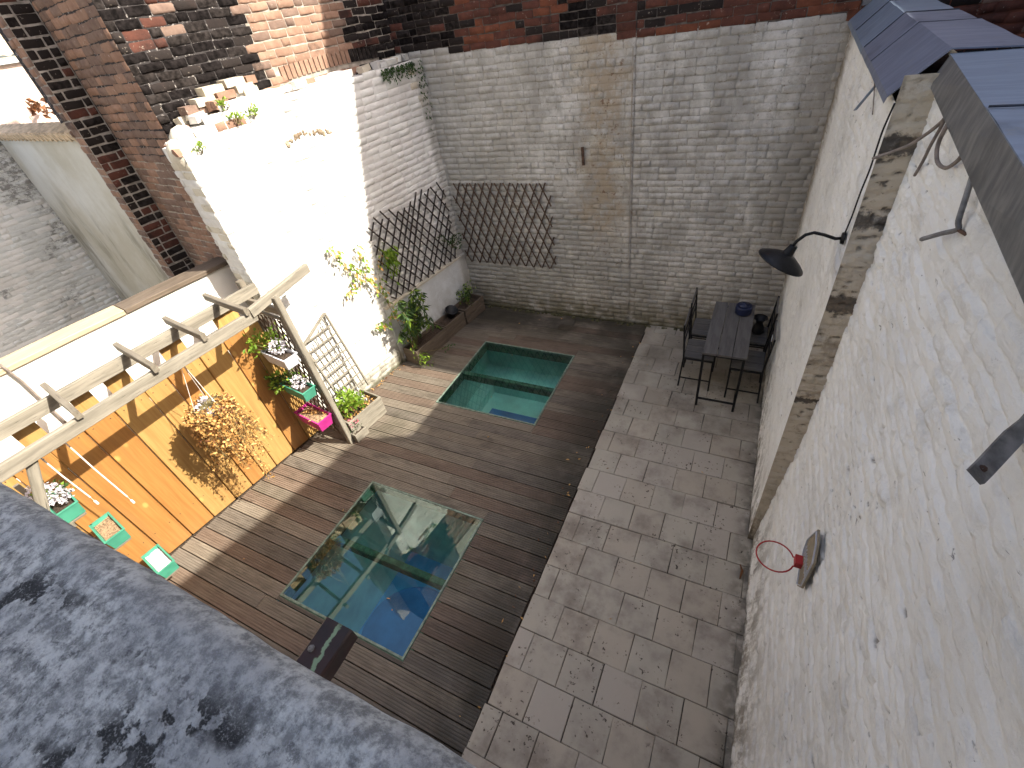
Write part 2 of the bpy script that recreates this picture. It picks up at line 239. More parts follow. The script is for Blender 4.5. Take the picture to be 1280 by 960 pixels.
class MB:
    def __init__(s): s.v=[];s.f=[];s.m=[]
    def add(s,vs,fs,mi=0):
        o=len(s.v); s.v+= [Vector(v) for v in vs]; s.f+=[tuple(i+o for i in f) for f in fs]; s.m+=[mi]*len(fs)
    def box(s,a,b,mi=0,F=None):
        a=Vector(a);b=Vector(b); vs=[Vector((x,y,z)) for x in(a.x,b.x) for y in(a.y,b.y) for z in(a.z,b.z)]
        if F: vs=[F(*v) for v in vs]
        s.add(vs,[(0,1,3,2),(4,6,7,5),(0,4,5,1),(2,3,7,6),(0,2,6,4),(1,5,7,3)],mi)
    def bar(s,p,q,w,h,mi=0,up=Z,bev=.18):
        p=Vector(p);q=Vector(q); d=(q-p).normalized(); up=Vector(up)
        if abs(d.dot(up))>.98: up=Y
        a=d.cross(up).normalized(); b=a.cross(d).normalized(); c=min(w,h)*bev
        prof=[(-w/2+c,-h/2),(w/2-c,-h/2),(w/2,-h/2+c),(w/2,h/2-c),(w/2-c,h/2),(-w/2+c,h/2),(-w/2,h/2-c),(-w/2,-h/2+c)]
        vs=[e+a*x+b*y for e in(p,q) for x,y in prof]
        s.add(vs,[(i,(i+1)%8,8+(i+1)%8,8+i) for i in range(8)]+[tuple(range(7,-1,-1)),tuple(range(8,16))],mi)
    def tube(s,pts,r,n=7,mi=0,cap=True):
        pts=[Vector(p) for p in pts]; rs=r if isinstance(r,(list,tuple)) else [r]*len(pts); vs=[];fs=[]; pa=None
        for i,p in enumerate(pts):
            d=(pts[min(i+1,len(pts)-1)]-pts[max(i-1,0)]).normalized()
            if pa is None: pa=d.orthogonal().normalized()
            a=(pa-d*pa.dot(d)); a=a.normalized() if a.length>1e-6 else d.orthogonal().normalized(); pa=a; b=d.cross(a)
            vs+=[p+(a*math.cos(t)+b*math.sin(t))*rs[i] for t in [2*math.pi*k/n for k in range(n)]]
        for i in range(len(pts)-1):
            fs+=[(i*n+k,i*n+(k+1)%n,(i+1)*n+(k+1)%n,(i+1)*n+k) for k in range(n)]
        if cap: fs+=[tuple(range(n-1,-1,-1)),tuple((len(pts)-1)*n+k for k in range(n))]
        s.add(vs,fs,mi)
    def lathe(s,prof,c=(0,0,0),n=24,ax=None,mi=0,closed=False):
        c=Vector(c); R=(ax.to_track_quat('Z','Y').to_matrix() if ax is not None else Matrix.Identity(3)); vs=[];fs=[]
        for r,z in prof: vs+=[c+R@Vector((r*math.cos(2*math.pi*k/n),r*math.sin(2*math.pi*k/n),z)) for k in range(n)]
        for i in range(len(prof)-1): fs+=[(i*n+k,i*n+(k+1)%n,(i+1)*n+(k+1)%n,(i+1)*n+k) for k in range(n)]
        s.add(vs,fs,mi)
    def leaf(s,p,d,l,w,mi=0,up=None):
        d=Vector(d).normalized(); a=d.cross(up if up is not None else Vector((random.uniform(-1,1),random.uniform(-1,1),random.uniform(-.3,1)))); 
        if a.length<1e-3: a=d.orthogonal()
        a.normalize(); nn=a.cross(d); p=Vector(p)
        vs=[p,p+d*l*.45+a*w/2+nn*w*.15,p+d*l-nn*l*.12,p+d*l*.45-a*w/2+nn*w*.15,p+d*l*.5]
        s.add(vs,[(0,1,4),(1,2,4),(2,3,4),(3,0,4)],mi)
    def build(s,name,mats,parent=None,smooth=False,kind=None):
        c=base(parent) if parent is not None else Vector((0,0,0))
        me=mesh(name,[v-c for v in s.v],s.f,mats,s.m,smooth); o=bpy.data.objects.new(name,me); COL.objects.link(o)
        if parent is not None: o.parent=parent
        if kind: o['kind']=kind
        return o
def frame(o,x,y,z):  # matrix from origin and axes
    return Matrix(((x.x,y.x,z.x,o.x),(x.y,y.y,z.y,o.y),(x.z,y.z,z.z,o.z),(0,0,0,1)))
_bars={}
def timber(name,p,q,w,h,mat,parent=None,up=Z,bev=.12,warp=.0):
    """a bar as its own object, lying along its local x so that the grain follows it"""
    p=Vector(p);q=Vector(q); L=(q-p).length; d=(q-p).normalized(); u=Vector(up)
    if abs(d.dot(u))>.98: u=Y
    a=u.cross(d).normalized(); b=d.cross(a).normalized(); c=min(w,h)*bev
    prof=[(-w/2+c,-h/2),(w/2-c,-h/2),(w/2,-h/2+c),(w/2,h/2-c),(w/2-c,h/2),(-w/2+c,h/2),(-w/2,h/2-c),(-w/2,-h/2+c)]
    n=4 if warp else 1; vs=[];fs=[]
    for i in range(n+1):
        j=(random.uniform(-warp,warp),random.uniform(-warp,warp)) if 0<i<n else (0,0)
        k=[random.uniform(-warp,warp)*.5 for _ in range(8)]
        vs+=[(L*i/n,x+j[0]+k[m],y+j[1]+k[(m+3)%8]) for m,(x,y) in enumerate(prof)]
    for i in range(n): fs+=[(i*8+m,i*8+(m+1)%8,i*8+8+(m+1)%8,i*8+8+m) for m in range(8)]
    fs+=[tuple(range(7,-1,-1)),tuple(range(n*8,n*8+8))]
    me=mesh(name,vs,fs,mat)
    return link(name,me,parent,None,frame(p,d,a,b))

# ------------------------------------------------------------------ bricks
def brick_variant(k,soft=1.):
    """unit brick: x 0..1, z 0..1, front at y=+1 (scaled), back edges sunk"""
    r=random.Random(k); us=[0,.045,.35,.67,.955,1]; vsn=[0,.15,.85,1]; V=[];Fc=[]
    for j,v in enumerate(vsn):
        for i,u in enumerate(us):
            edge=i in(0,5) or j in(0,3)
            corner=(i in(1,4)) and (j in(1,2))
            y=0. if edge else 1+r.uniform(-.22,.22)-(.15 if corner else 0)
            V.append((u+(r.uniform(-.018,.018)),y,v+r.uniform(-.05,.05)))
    for j in range(3):
        for i in range(5): a=j*6+i; Fc.append((a,a+1,a+7,a+6))
    return V,Fc
BV=[brick_variant(k) for k in range(10)]
_bm={}
def bmesh_for(k,mat):
    key=(k,mat.name)
    if key not in _bm:
        V,Fc=BV[k]; _bm[key]=mesh('brick',V,[f[::-1] for f in Fc],mat,None,True)
    return _bm[key]
def screen_score(P,nrm,area):
    d=P-CAMP; c=CR.transposed()@d
    if c.z>-.05: return 0
    x=c.x/-c.z;y=c.y/-c.z
    if abs(x)>1.12 or abs(y)>.85: return 0
    f=-(d.normalized().dot(nrm))
    return max(0,f)*area/d.length_squared
def brick_field(parent,O,D,Nn,s0,s1,z0,z1,pick,depth=.012,bl=.215,ch=.078,gap=.010,skip=None,rows_off=0,nparts=300,jit=1.,tilt=None):
    """courses of single bricks on the plane through O along D; pick(s,z) gives a material or None"""
    items=[]; zi=0; z=z0
    while z<z1-.02:
        h=min(ch,z1-z)-gap
        s=s0-( (zi+rows_off)%2)*bl*.5-random.uniform(0,.03)
        while s<s1:
            l=bl*random.choice((1,1,1,.97,1.03,.52)) if jit else bl
            a=max(s,s0);b=min(s+l-gap,s1)
            if b-a>.03:
                m=pick((a+b)/2,z+h/2)
                if m and not(skip and skip((a+b)/2,z+h/2)): items.append((a,z,b-a,h,m))
            s+=l
        z+=ch; zi+=1
    rec=[]
    for a,z,l,h,m in items:
        dz=random.uniform(-.005,.005)*jit; an=random.gauss(0,.016)*jit; dp=depth*random.choice((1,1,1,1,.45,1.5))*random.uniform(.7,1.3)
        tl=tilt(z) if tilt else 0
        o=O+D*a+Z*(z+dz)+Nn*tl
        dx=(D*math.cos(an)+Z*math.sin(an))*l; dz_=(Z*math.cos(an)-D*math.sin(an))*(h*random.uniform(.94,1.03))
        M=frame(o,dx,Nn*dp,dz_)
        rec.append((screen_score(o+D*l/2+Z*h/2,Nn,l*h),M,m,random.randrange(10)))
    rec.sort(key=lambda t:-t[0])
    flip = D.cross(Nn).dot(Z)<0
    top=[r for r in rec[:nparts] if r[0]>0]; rest=rec[len(top):]
    for sc,M,m,k in top:
        o=bpy.data.objects.new('brick',bmesh_for(k,m)); COL.objects.link(o); o.parent=parent
        MM=Matrix.Translation(-base(parent))@M
        l,r,s=MM.decompose(); o.location=l; o.rotation_mode='QUATERNION'; o.rotation_quaternion=r; o.scale=s
    if rest:
        mats=[];idx={};V=[];Fs=[];mi=[]
        for sc,M,m,k in rest:
            if m.name not in idx: idx[m.name]=len(mats); mats.append(m)
            off=len(V); V+=[M@Vector(v) for v in BV[k][0]]
            Fs+=[tuple(i+off for i in (f if flip else f[::-1])) for f in BV[k][1]]; mi+=[idx[m.name]]*len(BV[k][1])
        c=base(parent); me=mesh('brickwork',[v-c for v in V],Fs,mats,mi,True)
        o=bpy.data.objects.new('brickwork',me); COL.objects.link(o); o.parent=parent; o['kind']='stuff'
ch_=random.choice
def nz(x,y,z=0,s=1.): return mnoise.noise(Vector((x*s,y*s,z*s)))

# ------------------------------------------------------------------ GROUND, BASEMENT, DECK, PATIO
def setting(name,loc=(0,0,0)): return empty(name,loc,kind='structure')
g=MB(); hx0,hx1,hy0,hy1=-3.72,-1.9,.55,5.34
for a,b,c,d in ((-60,hx0,-60,60),(hx1,60,-60,60),(hx0,hx1,-60,hy0),(hx0,hx1,hy1,60),(hx0,hx1,2.32,3.52)):
    g.add([(a,c,-.06),(b,c,-.06),(b,d,-.06),(a,d,-.06)],[(0,1,2,3)])
tag(g.build('ground',[simple('bare_earth',(.12,.10,.08),.95,.3,3,.5)]),kind='structure')
NP=(-3.566,-2.033,.715,2.196); FP=(-3.58,-2.055,3.65,5.17)
GY0=.069-.15*3
bas=setting('basement_room')
def pit(x0,x1,y0,y1,dz,floor,wall):
    b=MB(); t=.02
    b.add([(x0,y0,-.18),(x0,y1,-.18),(x0,y1,dz),(x0,y0,dz)],[(0,1,2,3)]); b.add([(x1,y0,-.18),(x1,y1,-.18),(x1,y1,dz),(x1,y0,dz)],[(3,2,1,0)])
    b.add([(x0,y1,-.18),(x1,y1,-.18),(x1,y1,dz),(x0,y1,dz)],[(0,1,2,3)]); b.add([(x0,y0,-.18),(x1,y0,-.18),(x1,y0,dz),(x0,y0,dz)],[(3,2,1,0)])
    b.build('wall_lining',[wall],bas)
    f=MB(); f.add([(x0,y0,dz),(x1,y0,dz),(x1,y1,dz),(x0,y1,dz)],[(0,1,2,3)]); f.build('floor',[floor],bas)
pit(-3.72,-1.9,.55,2.32,-1.9,MBasB,MBas); pit(-3.72,-1.9,3.52,5.34,-.95,MBas,MBas)
for (x0,x1,y0,y1) in (NP,FP):
    ym=(y0+y1)/2-.01; 
    c=MB(); d=.18; t=.035
    for a,b in (((x0-t,y0-t,-d),(x0,y1+t,-.012)),((x1,y0-t,-d),(x1+t,y1+t,-.012)),((x0,y0-t,-d),(x1,y0,-.012)),((x0,y1,-d),(x1,y1+t,-.012))): c.box(a,b)
    c.build('curb_frame',[MGrF],bas)
    timber('support_beam',(x0,ym,-.10),(x1,ym,-.10),.07,.13,MGrF,bas)
# things seen under the glass
f=MB(); f.box((-3.72,5.0,-.95),(-1.9,5.34,-.62)); f.build('bench_ledge',[MBas],bas)
f=MB(); f.box((-3.72,3.52,-.95),(-3.5,5.0,-.80)); f.build('side_ledge',[MBas],bas)
sl_=empty('storage_chest',(-2.75,4.1,-.95),'dark blue flat-topped chest under the far glass floor panel','chest')
m_=MB(); m_.box((-3.15,3.75,-.95),(-2.25,4.35,-.70)); m_.build('chest_body',[MBasD],sl_); m_=MB(); m_.box((-3.17,3.73,-.698),(-2.23,4.37,-.66)); m_.build('lid',[MBasD],sl_)
tb=empty('added_round_table',(-2.75,1.15,-1.9),'added round table, dark blue painted in for the reflection, under the near glass floor panel','table')
m_=MB(); m_.lathe([(.001,-1.16),(.55,-1.16),(.57,-1.175),(.57,-1.19),(.55,-1.2),(.001,-1.2)],(-2.7,1.15,0),40); m_.build('tabletop',[MBasD],tb,True)  # table added to give the dark blue arc of the reflection
m_=MB(); m_.lathe([(.05,-1.2),(.05,-1.8),(.25,-1.88),(.26,-1.9)],(-2.7,1.15,0),16); m_.build('pedestal',[MBkp],tb,True)
for nm,(x0,x1,y0,y1),lab in (('glass_floor_panel',NP,'near square walk-on glass panel mirroring the sunny wall and blue sky'),('glass_floor_panel',FP,'far square walk-on glass panel showing green basement walls')):
    t=empty(nm,((x0+x1)/2,(y0+y1)/2,0),lab,'glass panel',None)
    m_=MB(); ym=(y0+y1)/2
    m_.add([(x0+.02,y0+.02,-.002),(x1-.02,y0+.02,-.002),(x1-.02,y1-.02,-.002),(x0+.02,y1-.02,-.002)],[(0,1,2,3)])
    m_.build('glass_pane',[MGl],t)
    m_=MB()
    for a,b in (((x0,y0,-.03),(x0+.02,y1,.004)),((x1-.02,y0,-.03),(x1,y1,.004)),((x0+.02,y0,-.03),(x1-.02,y0+.02,.004)),((x0+.02,y1-.02,-.03),(x1-.02,y1,.004))): m_.box(a,b)
    m_.build('edge_trim',[simple('dull_green_metal_trim',(.20,.26,.21),.5,.3,20,.2,.3)],t)
deck=setting('timber_deck')
# grooved plank of unit length and width
def plank_mesh(mat):
    ng=6; top=[]; 
    for i in range(ng):
        a=i/ng; w_=1/ng; top+= [(a+w_*.12,0),(a+w_*.62,0),(a+w_*.70,-.24),(a+w_*1.04,-.24)]
    top=[(.0,-.2)]+[(.015,0)]+top[1:-2]+[(.985,0),(1,-.2)]
    prof=[(0,-1)]+top+[(1,-1)]; n=len(prof); V=[(x,y,z) for x in(0,1) for y,z in prof]
    Fs=[(i,n+i,n+i+1,i+1) for i in range(n-1)]+[tuple(range(n)),tuple(range(2*n-1,n-1,-1))]
    return mesh('plank',V,Fs,mat)
PM=[plank_mesh(m) for m in (MD,MD,MD2,MD3)]
def xl(y): return -5.18+(y-.495)*.14023
def plank(x0,x1,y0,y1):
    if x1-x0<.03 or y1-y0<.02: return
    o=bpy.data.objects.new('plank',ch_(PM)); COL.objects.link(o); o.parent=deck
    o.location=(x0+.002,y0+.003,random.uniform(-.0025,.0015)); o.scale=(x1-x0-.004,y1-y0-.009,.022)
    o.rotation_euler=(random.gauss(0,.003),0,random.gauss(0,.0006))
k=-4
while True:
    y0=.069+.15*k; y1=y0+.15; k+=1
    if y0>6.17: break
    y1=min(y1,6.19); xa=xl((y0+y1)/2)+.012; xb=-1.225+random.uniform(-.012,.006)
    pieces=[(xa,xb,y0,y1)]
    for (p0,p1,q0,q1) in (NP,FP):
        new=[]
        for (a,b,c,d) in pieces:
            lo=max(c,q0-.004); hi=min(d,q1+.004)
            if hi-lo<=.002 or a>=p1 or b<=p0: new.append((a,b,c,d)); continue
            new.append((a,p0-.004,c,d)); new.append((p1+.004,b,c,d))
            if lo-c>.02: new.append((p0-.004,p1+.004,c,lo))
            if d-hi>.02: new.append((p0-.004,p1+.004,hi,d))
        pieces=new
    for (a,b,c,d) in pieces:
        if b-a>3:
            j=random.uniform(a+1.,b-1.); plank(a,j,c,d); plank(j,b,c,d)
        else: plank(a,b,c,d)
jo=MB()
for (a,b,c,d) in ((-5.6,-3.62,-.6,6.3),(-2.0,-1.22,-.6,6.3),(-3.62,-2.0,-.6,.66),(-3.62,-2.0,2.25,3.6),(-3.62,-2.0,5.22,6.3)): jo.box((a,c,-.055),(b,d,-.026))
jo.build('underlay',[MSoil],deck)
patio=setting('patio')
bed=MB(); bed.box((-1.212,-.6,-.05),(.75,6.25,-.004)); bed.build('joint_bed',[simple('dirty_joint_sand',(.07,.06,.048),.95,.4,30,.6)],patio)
def slab(x0,x1,y0,y1,mat):
    o=MB(); c=.004; h=.012+random.uniform(-.003,.003)
    r=lambda:random.uniform(-.0035,.0035)
    x0+=.0022;x1-=.0022;y0+=.0022;y1-=.0022
    q=[(x0+r(),y0+r()),(x1+r(),y0+r()),(x1+r(),y1+r()),(x0+r(),y1+r())]; cx=(x0+x1)/2;cy=(y0+y1)/2
    i=[(x+(c if x<cx else -c),y+(c if y<cy else -c)) for x,y in q]
    o.add([(x,y,-.03) for x,y in q]+[(x,y,h-.004) for x,y in q]+[(x,y,h) for x,y in i],[(0,1,5,4),(1,2,6,5),(2,3,7,6),(3,0,4,7),(4,5,9,8),(5,6,10,9),(6,7,11,10),(7,4,8,11),(8,9,10,11)])
    o.build('slab',[mat],patio)
y=.722-.311*4; row=0
while y<6.2:
    y1=min(y+.311,6.2); off=(-1.218 if row%2==0 else -1.218)
    seams=[-.905,-.592,-.285,.018,.32] if row%2==0 else [-1.066,-.758,-.45,-.145,.165,.47]
    if row>12: seams=[s_+(.02*math.sin(row*1.7)) for s_ in seams]
    xs=[off+random.uniform(-.012,.010)]+seams+[.62]
    for a,b in zip(xs[:-1],xs[1:]):
        slab(a,b,y,y1,ch_((MT1,MT1,MT2,MT3)))
    y+=.311; row+=1

# ------------------------------------------------------------------ BACK WALL (and the tall house it belongs to)
bw=empty('back_wall',(-2,6.2,0),'tall back wall of old brick, whitewashed below a ragged line and bare red above','wall')
b=MB(); b.box((-4.9,6.2,-.1),(-4.2,6.55,3.78)); b.box((-4.2,6.2,-.1),(-2.8,6.55,3.75)); b.box((-2.8,6.2,-.1),(-1.52,6.55,3.71)); b.box((-1.52,6.208,-.1),(-.5,6.55,3.68)); b.box((-.5,6.208,-.1),(.64,6.55,3.64)); b.build('wall_core',[MWm],bw)
b=MB(); b.box((-4.9,6.2,3.78),(-4.2,6.55,4.9)); b.box((-4.2,6.2,3.75),(-2.8,6.55,4.9)); b.box((-2.8,6.2,3.71),(-1.52,6.55,4.9)); b.box((-1.52,6.208,3.68),(-.5,6.55,4.9)); b.box((-.5,6.208,3.64),(.64,6.55,4.9)); b.build('bare_core',[MMd],bw)
b=MB(); b.box((-9.5,6.24,4.9),(2.7,6.6,7.85)); b.box((.64,6.24,-.1),(2.7,6.56,4.9)); b.box((2.7,6.24,-.1),(12,6.6,6.42)); b.build('upper_wall',[raw_brick('far_red_brick',(.16,.06,.04),(.10,.045,.035),.12)],bw)
def pline(s): return 3.63-.034*(s-.48)+.05*nz(s*3,1)
def pick_back(x,z):
    if z>pline(x)+.02*random.uniform(-1,1):
        t=x+.4*nz(x*1.5,z*2)
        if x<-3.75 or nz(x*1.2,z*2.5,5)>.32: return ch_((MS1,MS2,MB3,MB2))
        q=nz(x*1.6,z*3,12)+random.uniform(-.22,.22)
        return MB1 if q>.08 else (MB2 if q>-.25 else ch_((MB3,MB2)))
    if -2.25<x<-1.53 and z>1.75 and nz(x*2.2,z*1.5,3)>-.15 and random.random()<.5: return MWt
    return ch_((MW,MW,MW2,MW2,MW3)) if z>2.6 else ch_((MW,MW2,MW,MWt if random.random()<.12 else MW))
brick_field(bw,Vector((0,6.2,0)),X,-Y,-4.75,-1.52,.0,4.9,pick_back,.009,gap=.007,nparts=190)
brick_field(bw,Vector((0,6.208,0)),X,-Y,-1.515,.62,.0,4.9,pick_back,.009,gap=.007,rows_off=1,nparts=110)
brick_field(bw,Vector((0,6.24,0)),X,-Y,.63,4.0,2.2,4.9,lambda s,z:ch_((MB1,MB2,MB2,MB5,MB3)),.01,nparts=0)
m_=MB(); m_.bar((-2.16,6.17,2.38),(-2.165,6.17,2.60),.035,.02); an=m_.build('anchor_bar',[MRst]); tag(an,'rusty iron anchor bar set upright in the cream patch of the back wall','iron bar')
m_=MB(); m_.bar((-1.545,6.178,3.6),(-1.54,6.178,.9),.012,.006); m_.build('joint_line',[MTm],bw)
# rubble foot of the wall
m_=MB()
for i in range(70):
    x=random.uniform(-4.3,.5); r=random.uniform(.015,.04); m_.lathe([(.001,r*.7),(r*.8,r*.45),(r,0)],(x,6.165+random.uniform(-.02,.01),0),6)
tag(m_.build('mossy_rubble',[simple('mossy_crumbs',(.075,.07,.035),.95,.5,30,1.)]),kind='stuff')

# ------------------------------------------------------------------ LEFT WALL (white, broken top)
lw=empty('left_wall',W(4,0,0),'sunlit whitewashed brick wall on the left with a broken crumbling top','wall')
def core(mb,s0,s1,n0,n1,z0,z1,mi=0): mb.box((s0,n0,z0),(s1,n1,z1),mi,F=lambda a,b_,c:W(a,b_,c))
def ltop(s): 
    pts=[(2.3,3.48),(2.45,3.55),(2.6,3.70),(2.8,3.78),(3.1,3.80),(3.5,3.84),(3.6,3.76),(4.3,3.80),(4.7,3.76),(5.9,3.78)]
    for (a,b_),(c,d) in zip(pts,pts[1:]):
        if a<=s<=c: return b_+(d-b_)*(s-a)/(c-a)
    return 3.77
b=MB(); s=2.36
while s<5.85:
    e=min(s+.12,5.85); core(b,s,e,-.35,0,-.1,ltop((s+e)/2)-.05); s=e
b.build('wall_core',[MWl],lw)
def in_hole(s,z): 
    c=3.33+.03*math.sin(s*9); return 3.32<s<4.03 and abs(z-c)<(.035+.02*math.sin(s*14))
def pick_left(s,z):
    if z>ltop(s): return None
    if s>5.55 and z>3.2 and random.random()<.4: return MWt
    if s<3.0 and z>3.62: return ch_((MWt,MW,MB4))
    return ch_((MW,MW3,MW3,MW))
def skl(s,z): return in_hole(s,z) or (z<.95 and s>3.9)
brick_field(lw,W(0,0,0),U,N,2.36,5.80,0,3.86,pick_left,.008,gap=.006,skip=skl,nparts=255)
brick_field(lw,W(2.36,0,0),-N,-U,.0,.35,0,3.5,lambda s,z:ch_((MW,MWt,MW3,MW)),.009,gap=.007,nparts=45)
# low plinth behind the planters
b=MB(); core(b,3.86,5.80,0.0,.045,-.1,.97); b.build('plinth',[white_wall('plinth_paint',(.66,.68,.70),(.50,.50,.48))],lw)
b=MB(); core(b,3.86,5.80,-.01,.065,.973,1.0); b.build('plinth_ledge',[MWt],lw)
# gash: broken lintel ledge with rubble inside
b=MB()
for i in range(34):
    s=random.uniform(3.34,4.02); z=3.33+.03*math.sin(s*9)+random.uniform(-.03,.02); r=random.uniform(.012,.03)
    p=W(s,.0,z); b.lathe([(.001,r*.6),(r*.8,r*.4),(r,0)],p,6,N)
b.build('rubble_gash',[MTm],lw,kind='stuff')
# loose broken bricks on top
for i in range(46):
    s=random.choice((random.uniform(2.38,3.6),random.uniform(2.38,3.0),random.uniform(3.5,5.8))); n=random.uniform(-.33,-.05); zb=ltop(s)-.03
    V,Fc=BV[random.randrange(10)]
    l=random.uniform(.08,.19); hh=random.uniform(.05,.075); t=random.uniform(.08,.11); a=random.uniform(-.3,.3)
    dx=(U*math.cos(a)+N*math.sin(a)); dy=(N*math.cos(a)-U*math.sin(a)); up=(Z+U*random.uniform(-.12,.12)).normalized()
    m_=MB(); r=lambda:random.uniform(-.012,.012)
    vs=[W(s,n,zb)+dx*(x*l+r())+dy*(y_*t+r())+up*(z_*hh+r()) for x in(-.5,.5) for y_ in(-.5,.5) for z_ in(0,1)]
    m_.add(vs,[(0,1,3,2),(4,6,7,5),(0,4,5,1),(2,3,7,6),(0,2,6,4),(1,5,7,3)]); 
    m_.build('broken_brick',[ch_((MW,MWt,MB4,MB5,MW3)) if s<3.4 else ch_((MW,MWt,MW3))],lw)
for s,n,z,l in ((2.86,-.2,3.84,.2),(3.08,-.2,3.85,.2),(3.30,-.2,3.87,.2),(3.0,-.24,3.91,.22),(3.24,-.24,3.93,.22),(3.42,-.24,3.92,.12),(2.72,-.22,3.80,.16)):
    m_=MB(); core(m_,s-l/2,s+l/2-.012,n-.06,n+.09,z-.035,z+.032); o=m_.build('broken_brick',[ch_((MB4,MB5,MWt))],lw)
m_=MB()
for s,z in ((2.42,3.52),(2.5,3.60)):
    r=.10; m_.lathe([(.001,.12),(.07,.10),(.12,.04),(.13,-.06),(.10,-.14)],W(s,-.12,z),9)
m_.build('mortar_lump',[MWt],lw,True)

# ------------------------------------------------------------------ BLACK AND RED BRICK HOUSE BEHIND THE LEFT WALL
bh=empty('brick_house',W(4,-1,0),'brick house with side blackened with soot and painted shade, and red front corner behind the broken white wall','house')
b=MB(); core(b,2.462,6.4,-3.0,-.362,-.2,3.4,0); core(b,2.462,3.72,-3.0,-.362,3.4,8,1); core(b,3.72,6.4,-3.0,-.362,3.4,8,0); b.build('wall_core',[MMl,MMs],bh)
def pick_black(s,z):  # black bricks at both ends stand in for shade beside the sunlit stretch
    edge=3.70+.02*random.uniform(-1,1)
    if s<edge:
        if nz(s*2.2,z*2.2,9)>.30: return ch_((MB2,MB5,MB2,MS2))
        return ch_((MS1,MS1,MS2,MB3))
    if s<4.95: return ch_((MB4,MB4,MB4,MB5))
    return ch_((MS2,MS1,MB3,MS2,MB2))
def sk_arch(s,z): return 3.88<s<4.62+.75 and 3.82<z<3.96
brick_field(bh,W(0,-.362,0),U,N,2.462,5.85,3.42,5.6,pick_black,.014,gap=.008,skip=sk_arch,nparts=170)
# soldier course over the bricked-up opening
s=3.90; q=0
while s<5.36:
    m_=MB(); zz=3.83+.02*math.sin((s-3.9)/1.45*math.pi); core(m_,s,s+.052,-.37,-.345+random.uniform(-.003,.003),zz,zz+.13); m_.build('brick',[MB4 if s<4.9 else MS2],bh); s+=.068; q+=1  # dark far bricks continue the painted shade
brick_field(bh,W(2.462,0,0),-N,-U,.362,1.60,1.9,5.6,lambda s,z:ch_((MB5,MB4,MB5,MB4,MB5,MB5)),.009,gap=.008,nparts=90)
# projecting pier
b=MB(); core(b,2.18,2.461,-1.84,-1.62,-.2,8,0); b.build('pier_core',[MMg],bh)
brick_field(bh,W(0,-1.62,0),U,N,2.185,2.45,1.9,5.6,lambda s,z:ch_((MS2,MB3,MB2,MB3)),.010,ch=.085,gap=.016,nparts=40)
brick_field(bh,W(2.18,0,0),-N,-U,1.62,1.84,1.9,5.4,lambda s,z:ch_((MB4,MB5)),.010,nparts=20)

# ------------------------------------------------------------------ RIGHT WALL
rw=empty('right_wall',(.6,3,0),'rough whitewashed wall along the right side with a stepped pilaster edge','wall')
PIT=[]
def rough_sheet(D,O,Nn,s0,s1,z0,z1,amp,ds=.05,dz=.039,tilt=None,seed=0):
    """whitewashed bricks drowned in paint: soft brick relief, lumps and pits, all real geometry"""
    ns=int((s1-s0)/ds)+1; nzz=int((z1-z0)/dz)+1; V=[];Fs=[];rr={}
    global PIT; PIT=[]
    def cell(r,c):
        k=(r,c)
        if k not in rr: q=random.Random(r*977+c*131+seed); rr[k]=(q.uniform(-1,1),q.uniform(-.3,.3),q.random())
        return rr[k]
    for j in range(nzz+1):
        for i in range(ns+1):
            s=s0+(s1-s0)*i/ns; z=z0+(z1-z0)*j/nzz
            w1=nz(s*1.3,z*1.3,seed+20)*.03; zz=(z+w1+nz(s*6,z*6,seed+5)*.008)/.078; r=math.floor(zz); fz=zz-r
            ss=(s+nz(s*5,z*5,seed+9)*.01)/.215+(.5 if r%2 else 0); c=math.floor(ss); fs=ss-c; h,sl,rd=cell(r,c)
            ez=min(fz,1-fz)*.078; es=min(fs,1-fs)*.215; e=min(ez*1.0,es*1.0); pr_=min(1,e/.016); pr_=pr_*pr_*(3-2*pr_)
            fill=.55+.45*nz(s*1.7,z*1.7,seed+40)*1.6; fill=max(.0,min(1,fill))   # how far paint drowns the joint
            d=amp*.45*h*(.4+.6*pr_)+amp*.28*sl*(fs-.5)-amp*(1-pr_)*(.25+.9*(1-fill))
            d+=amp*(.55*nz(s*2.2,z*2.2,seed)+.45*nz(s*8,z*13,seed+3)+.35*nz(s*22,z*34,seed+7)+.2*nz(s*55,z*70,seed+8))
            p_=max(0,nz(s*20,z*42,seed+50)-.22)*7*(1-pr_*.75)*max(0,.35+nz(s*1.1,z*1.1,seed+60)*1.8); p_=min(1,p_); d-=p_*amp*1.1
            t=tilt(z) if tilt else 0
            edge=1. if 0<i<ns else .0
            V.append(O+D*s+Z*z+Nn*(t+d*edge)); PIT.append(p_)
    for j in range(nzz):
        for i in range(ns):
            a=j*(ns+1)+i; Fs.append((a,a+1,a+ns+2,a+ns+1) if D.cross(Z).dot(Nn)>0 else (a,a+ns+1,a+ns+2,a+1))
    return V,Fs
def put_pits(o):
    at=o.data.attributes.new('pit','FLOAT','POINT'); at.data.foreach_set('value',PIT)
def tlt(z): return max(0,(1.5-z)/1.5)*.09
V1,F1=rough_sheet(Y,Vector((.60,0,0)),-X,-1.,2.886,-.02,3.66,.016,ds=.0155,dz=.009,tilt=tlt)
m_=MB(); m_.add(V1,F1); put_pits(m_.build('rough_render',[MRW],rw,True))
V1,F1=rough_sheet(Y,Vector((.465,0,0)),-X,2.88,6.24,-.02,3.59,.012,ds=.025,dz=.013,seed=30)
m_=MB(); m_.add(V1,F1); put_pits(m_.build('far_render',[MRW],rw,True))
V1,F1=rough_sheet(X,Vector((0,2.88,0)),-Y,.465,.645,-.02,3.70,.014,ds=.012,dz=.0105,seed=60)
m_=MB(); m_.add(V1,F1); put_pits(m_.build('pilaster_end',[MPl],rw,True))
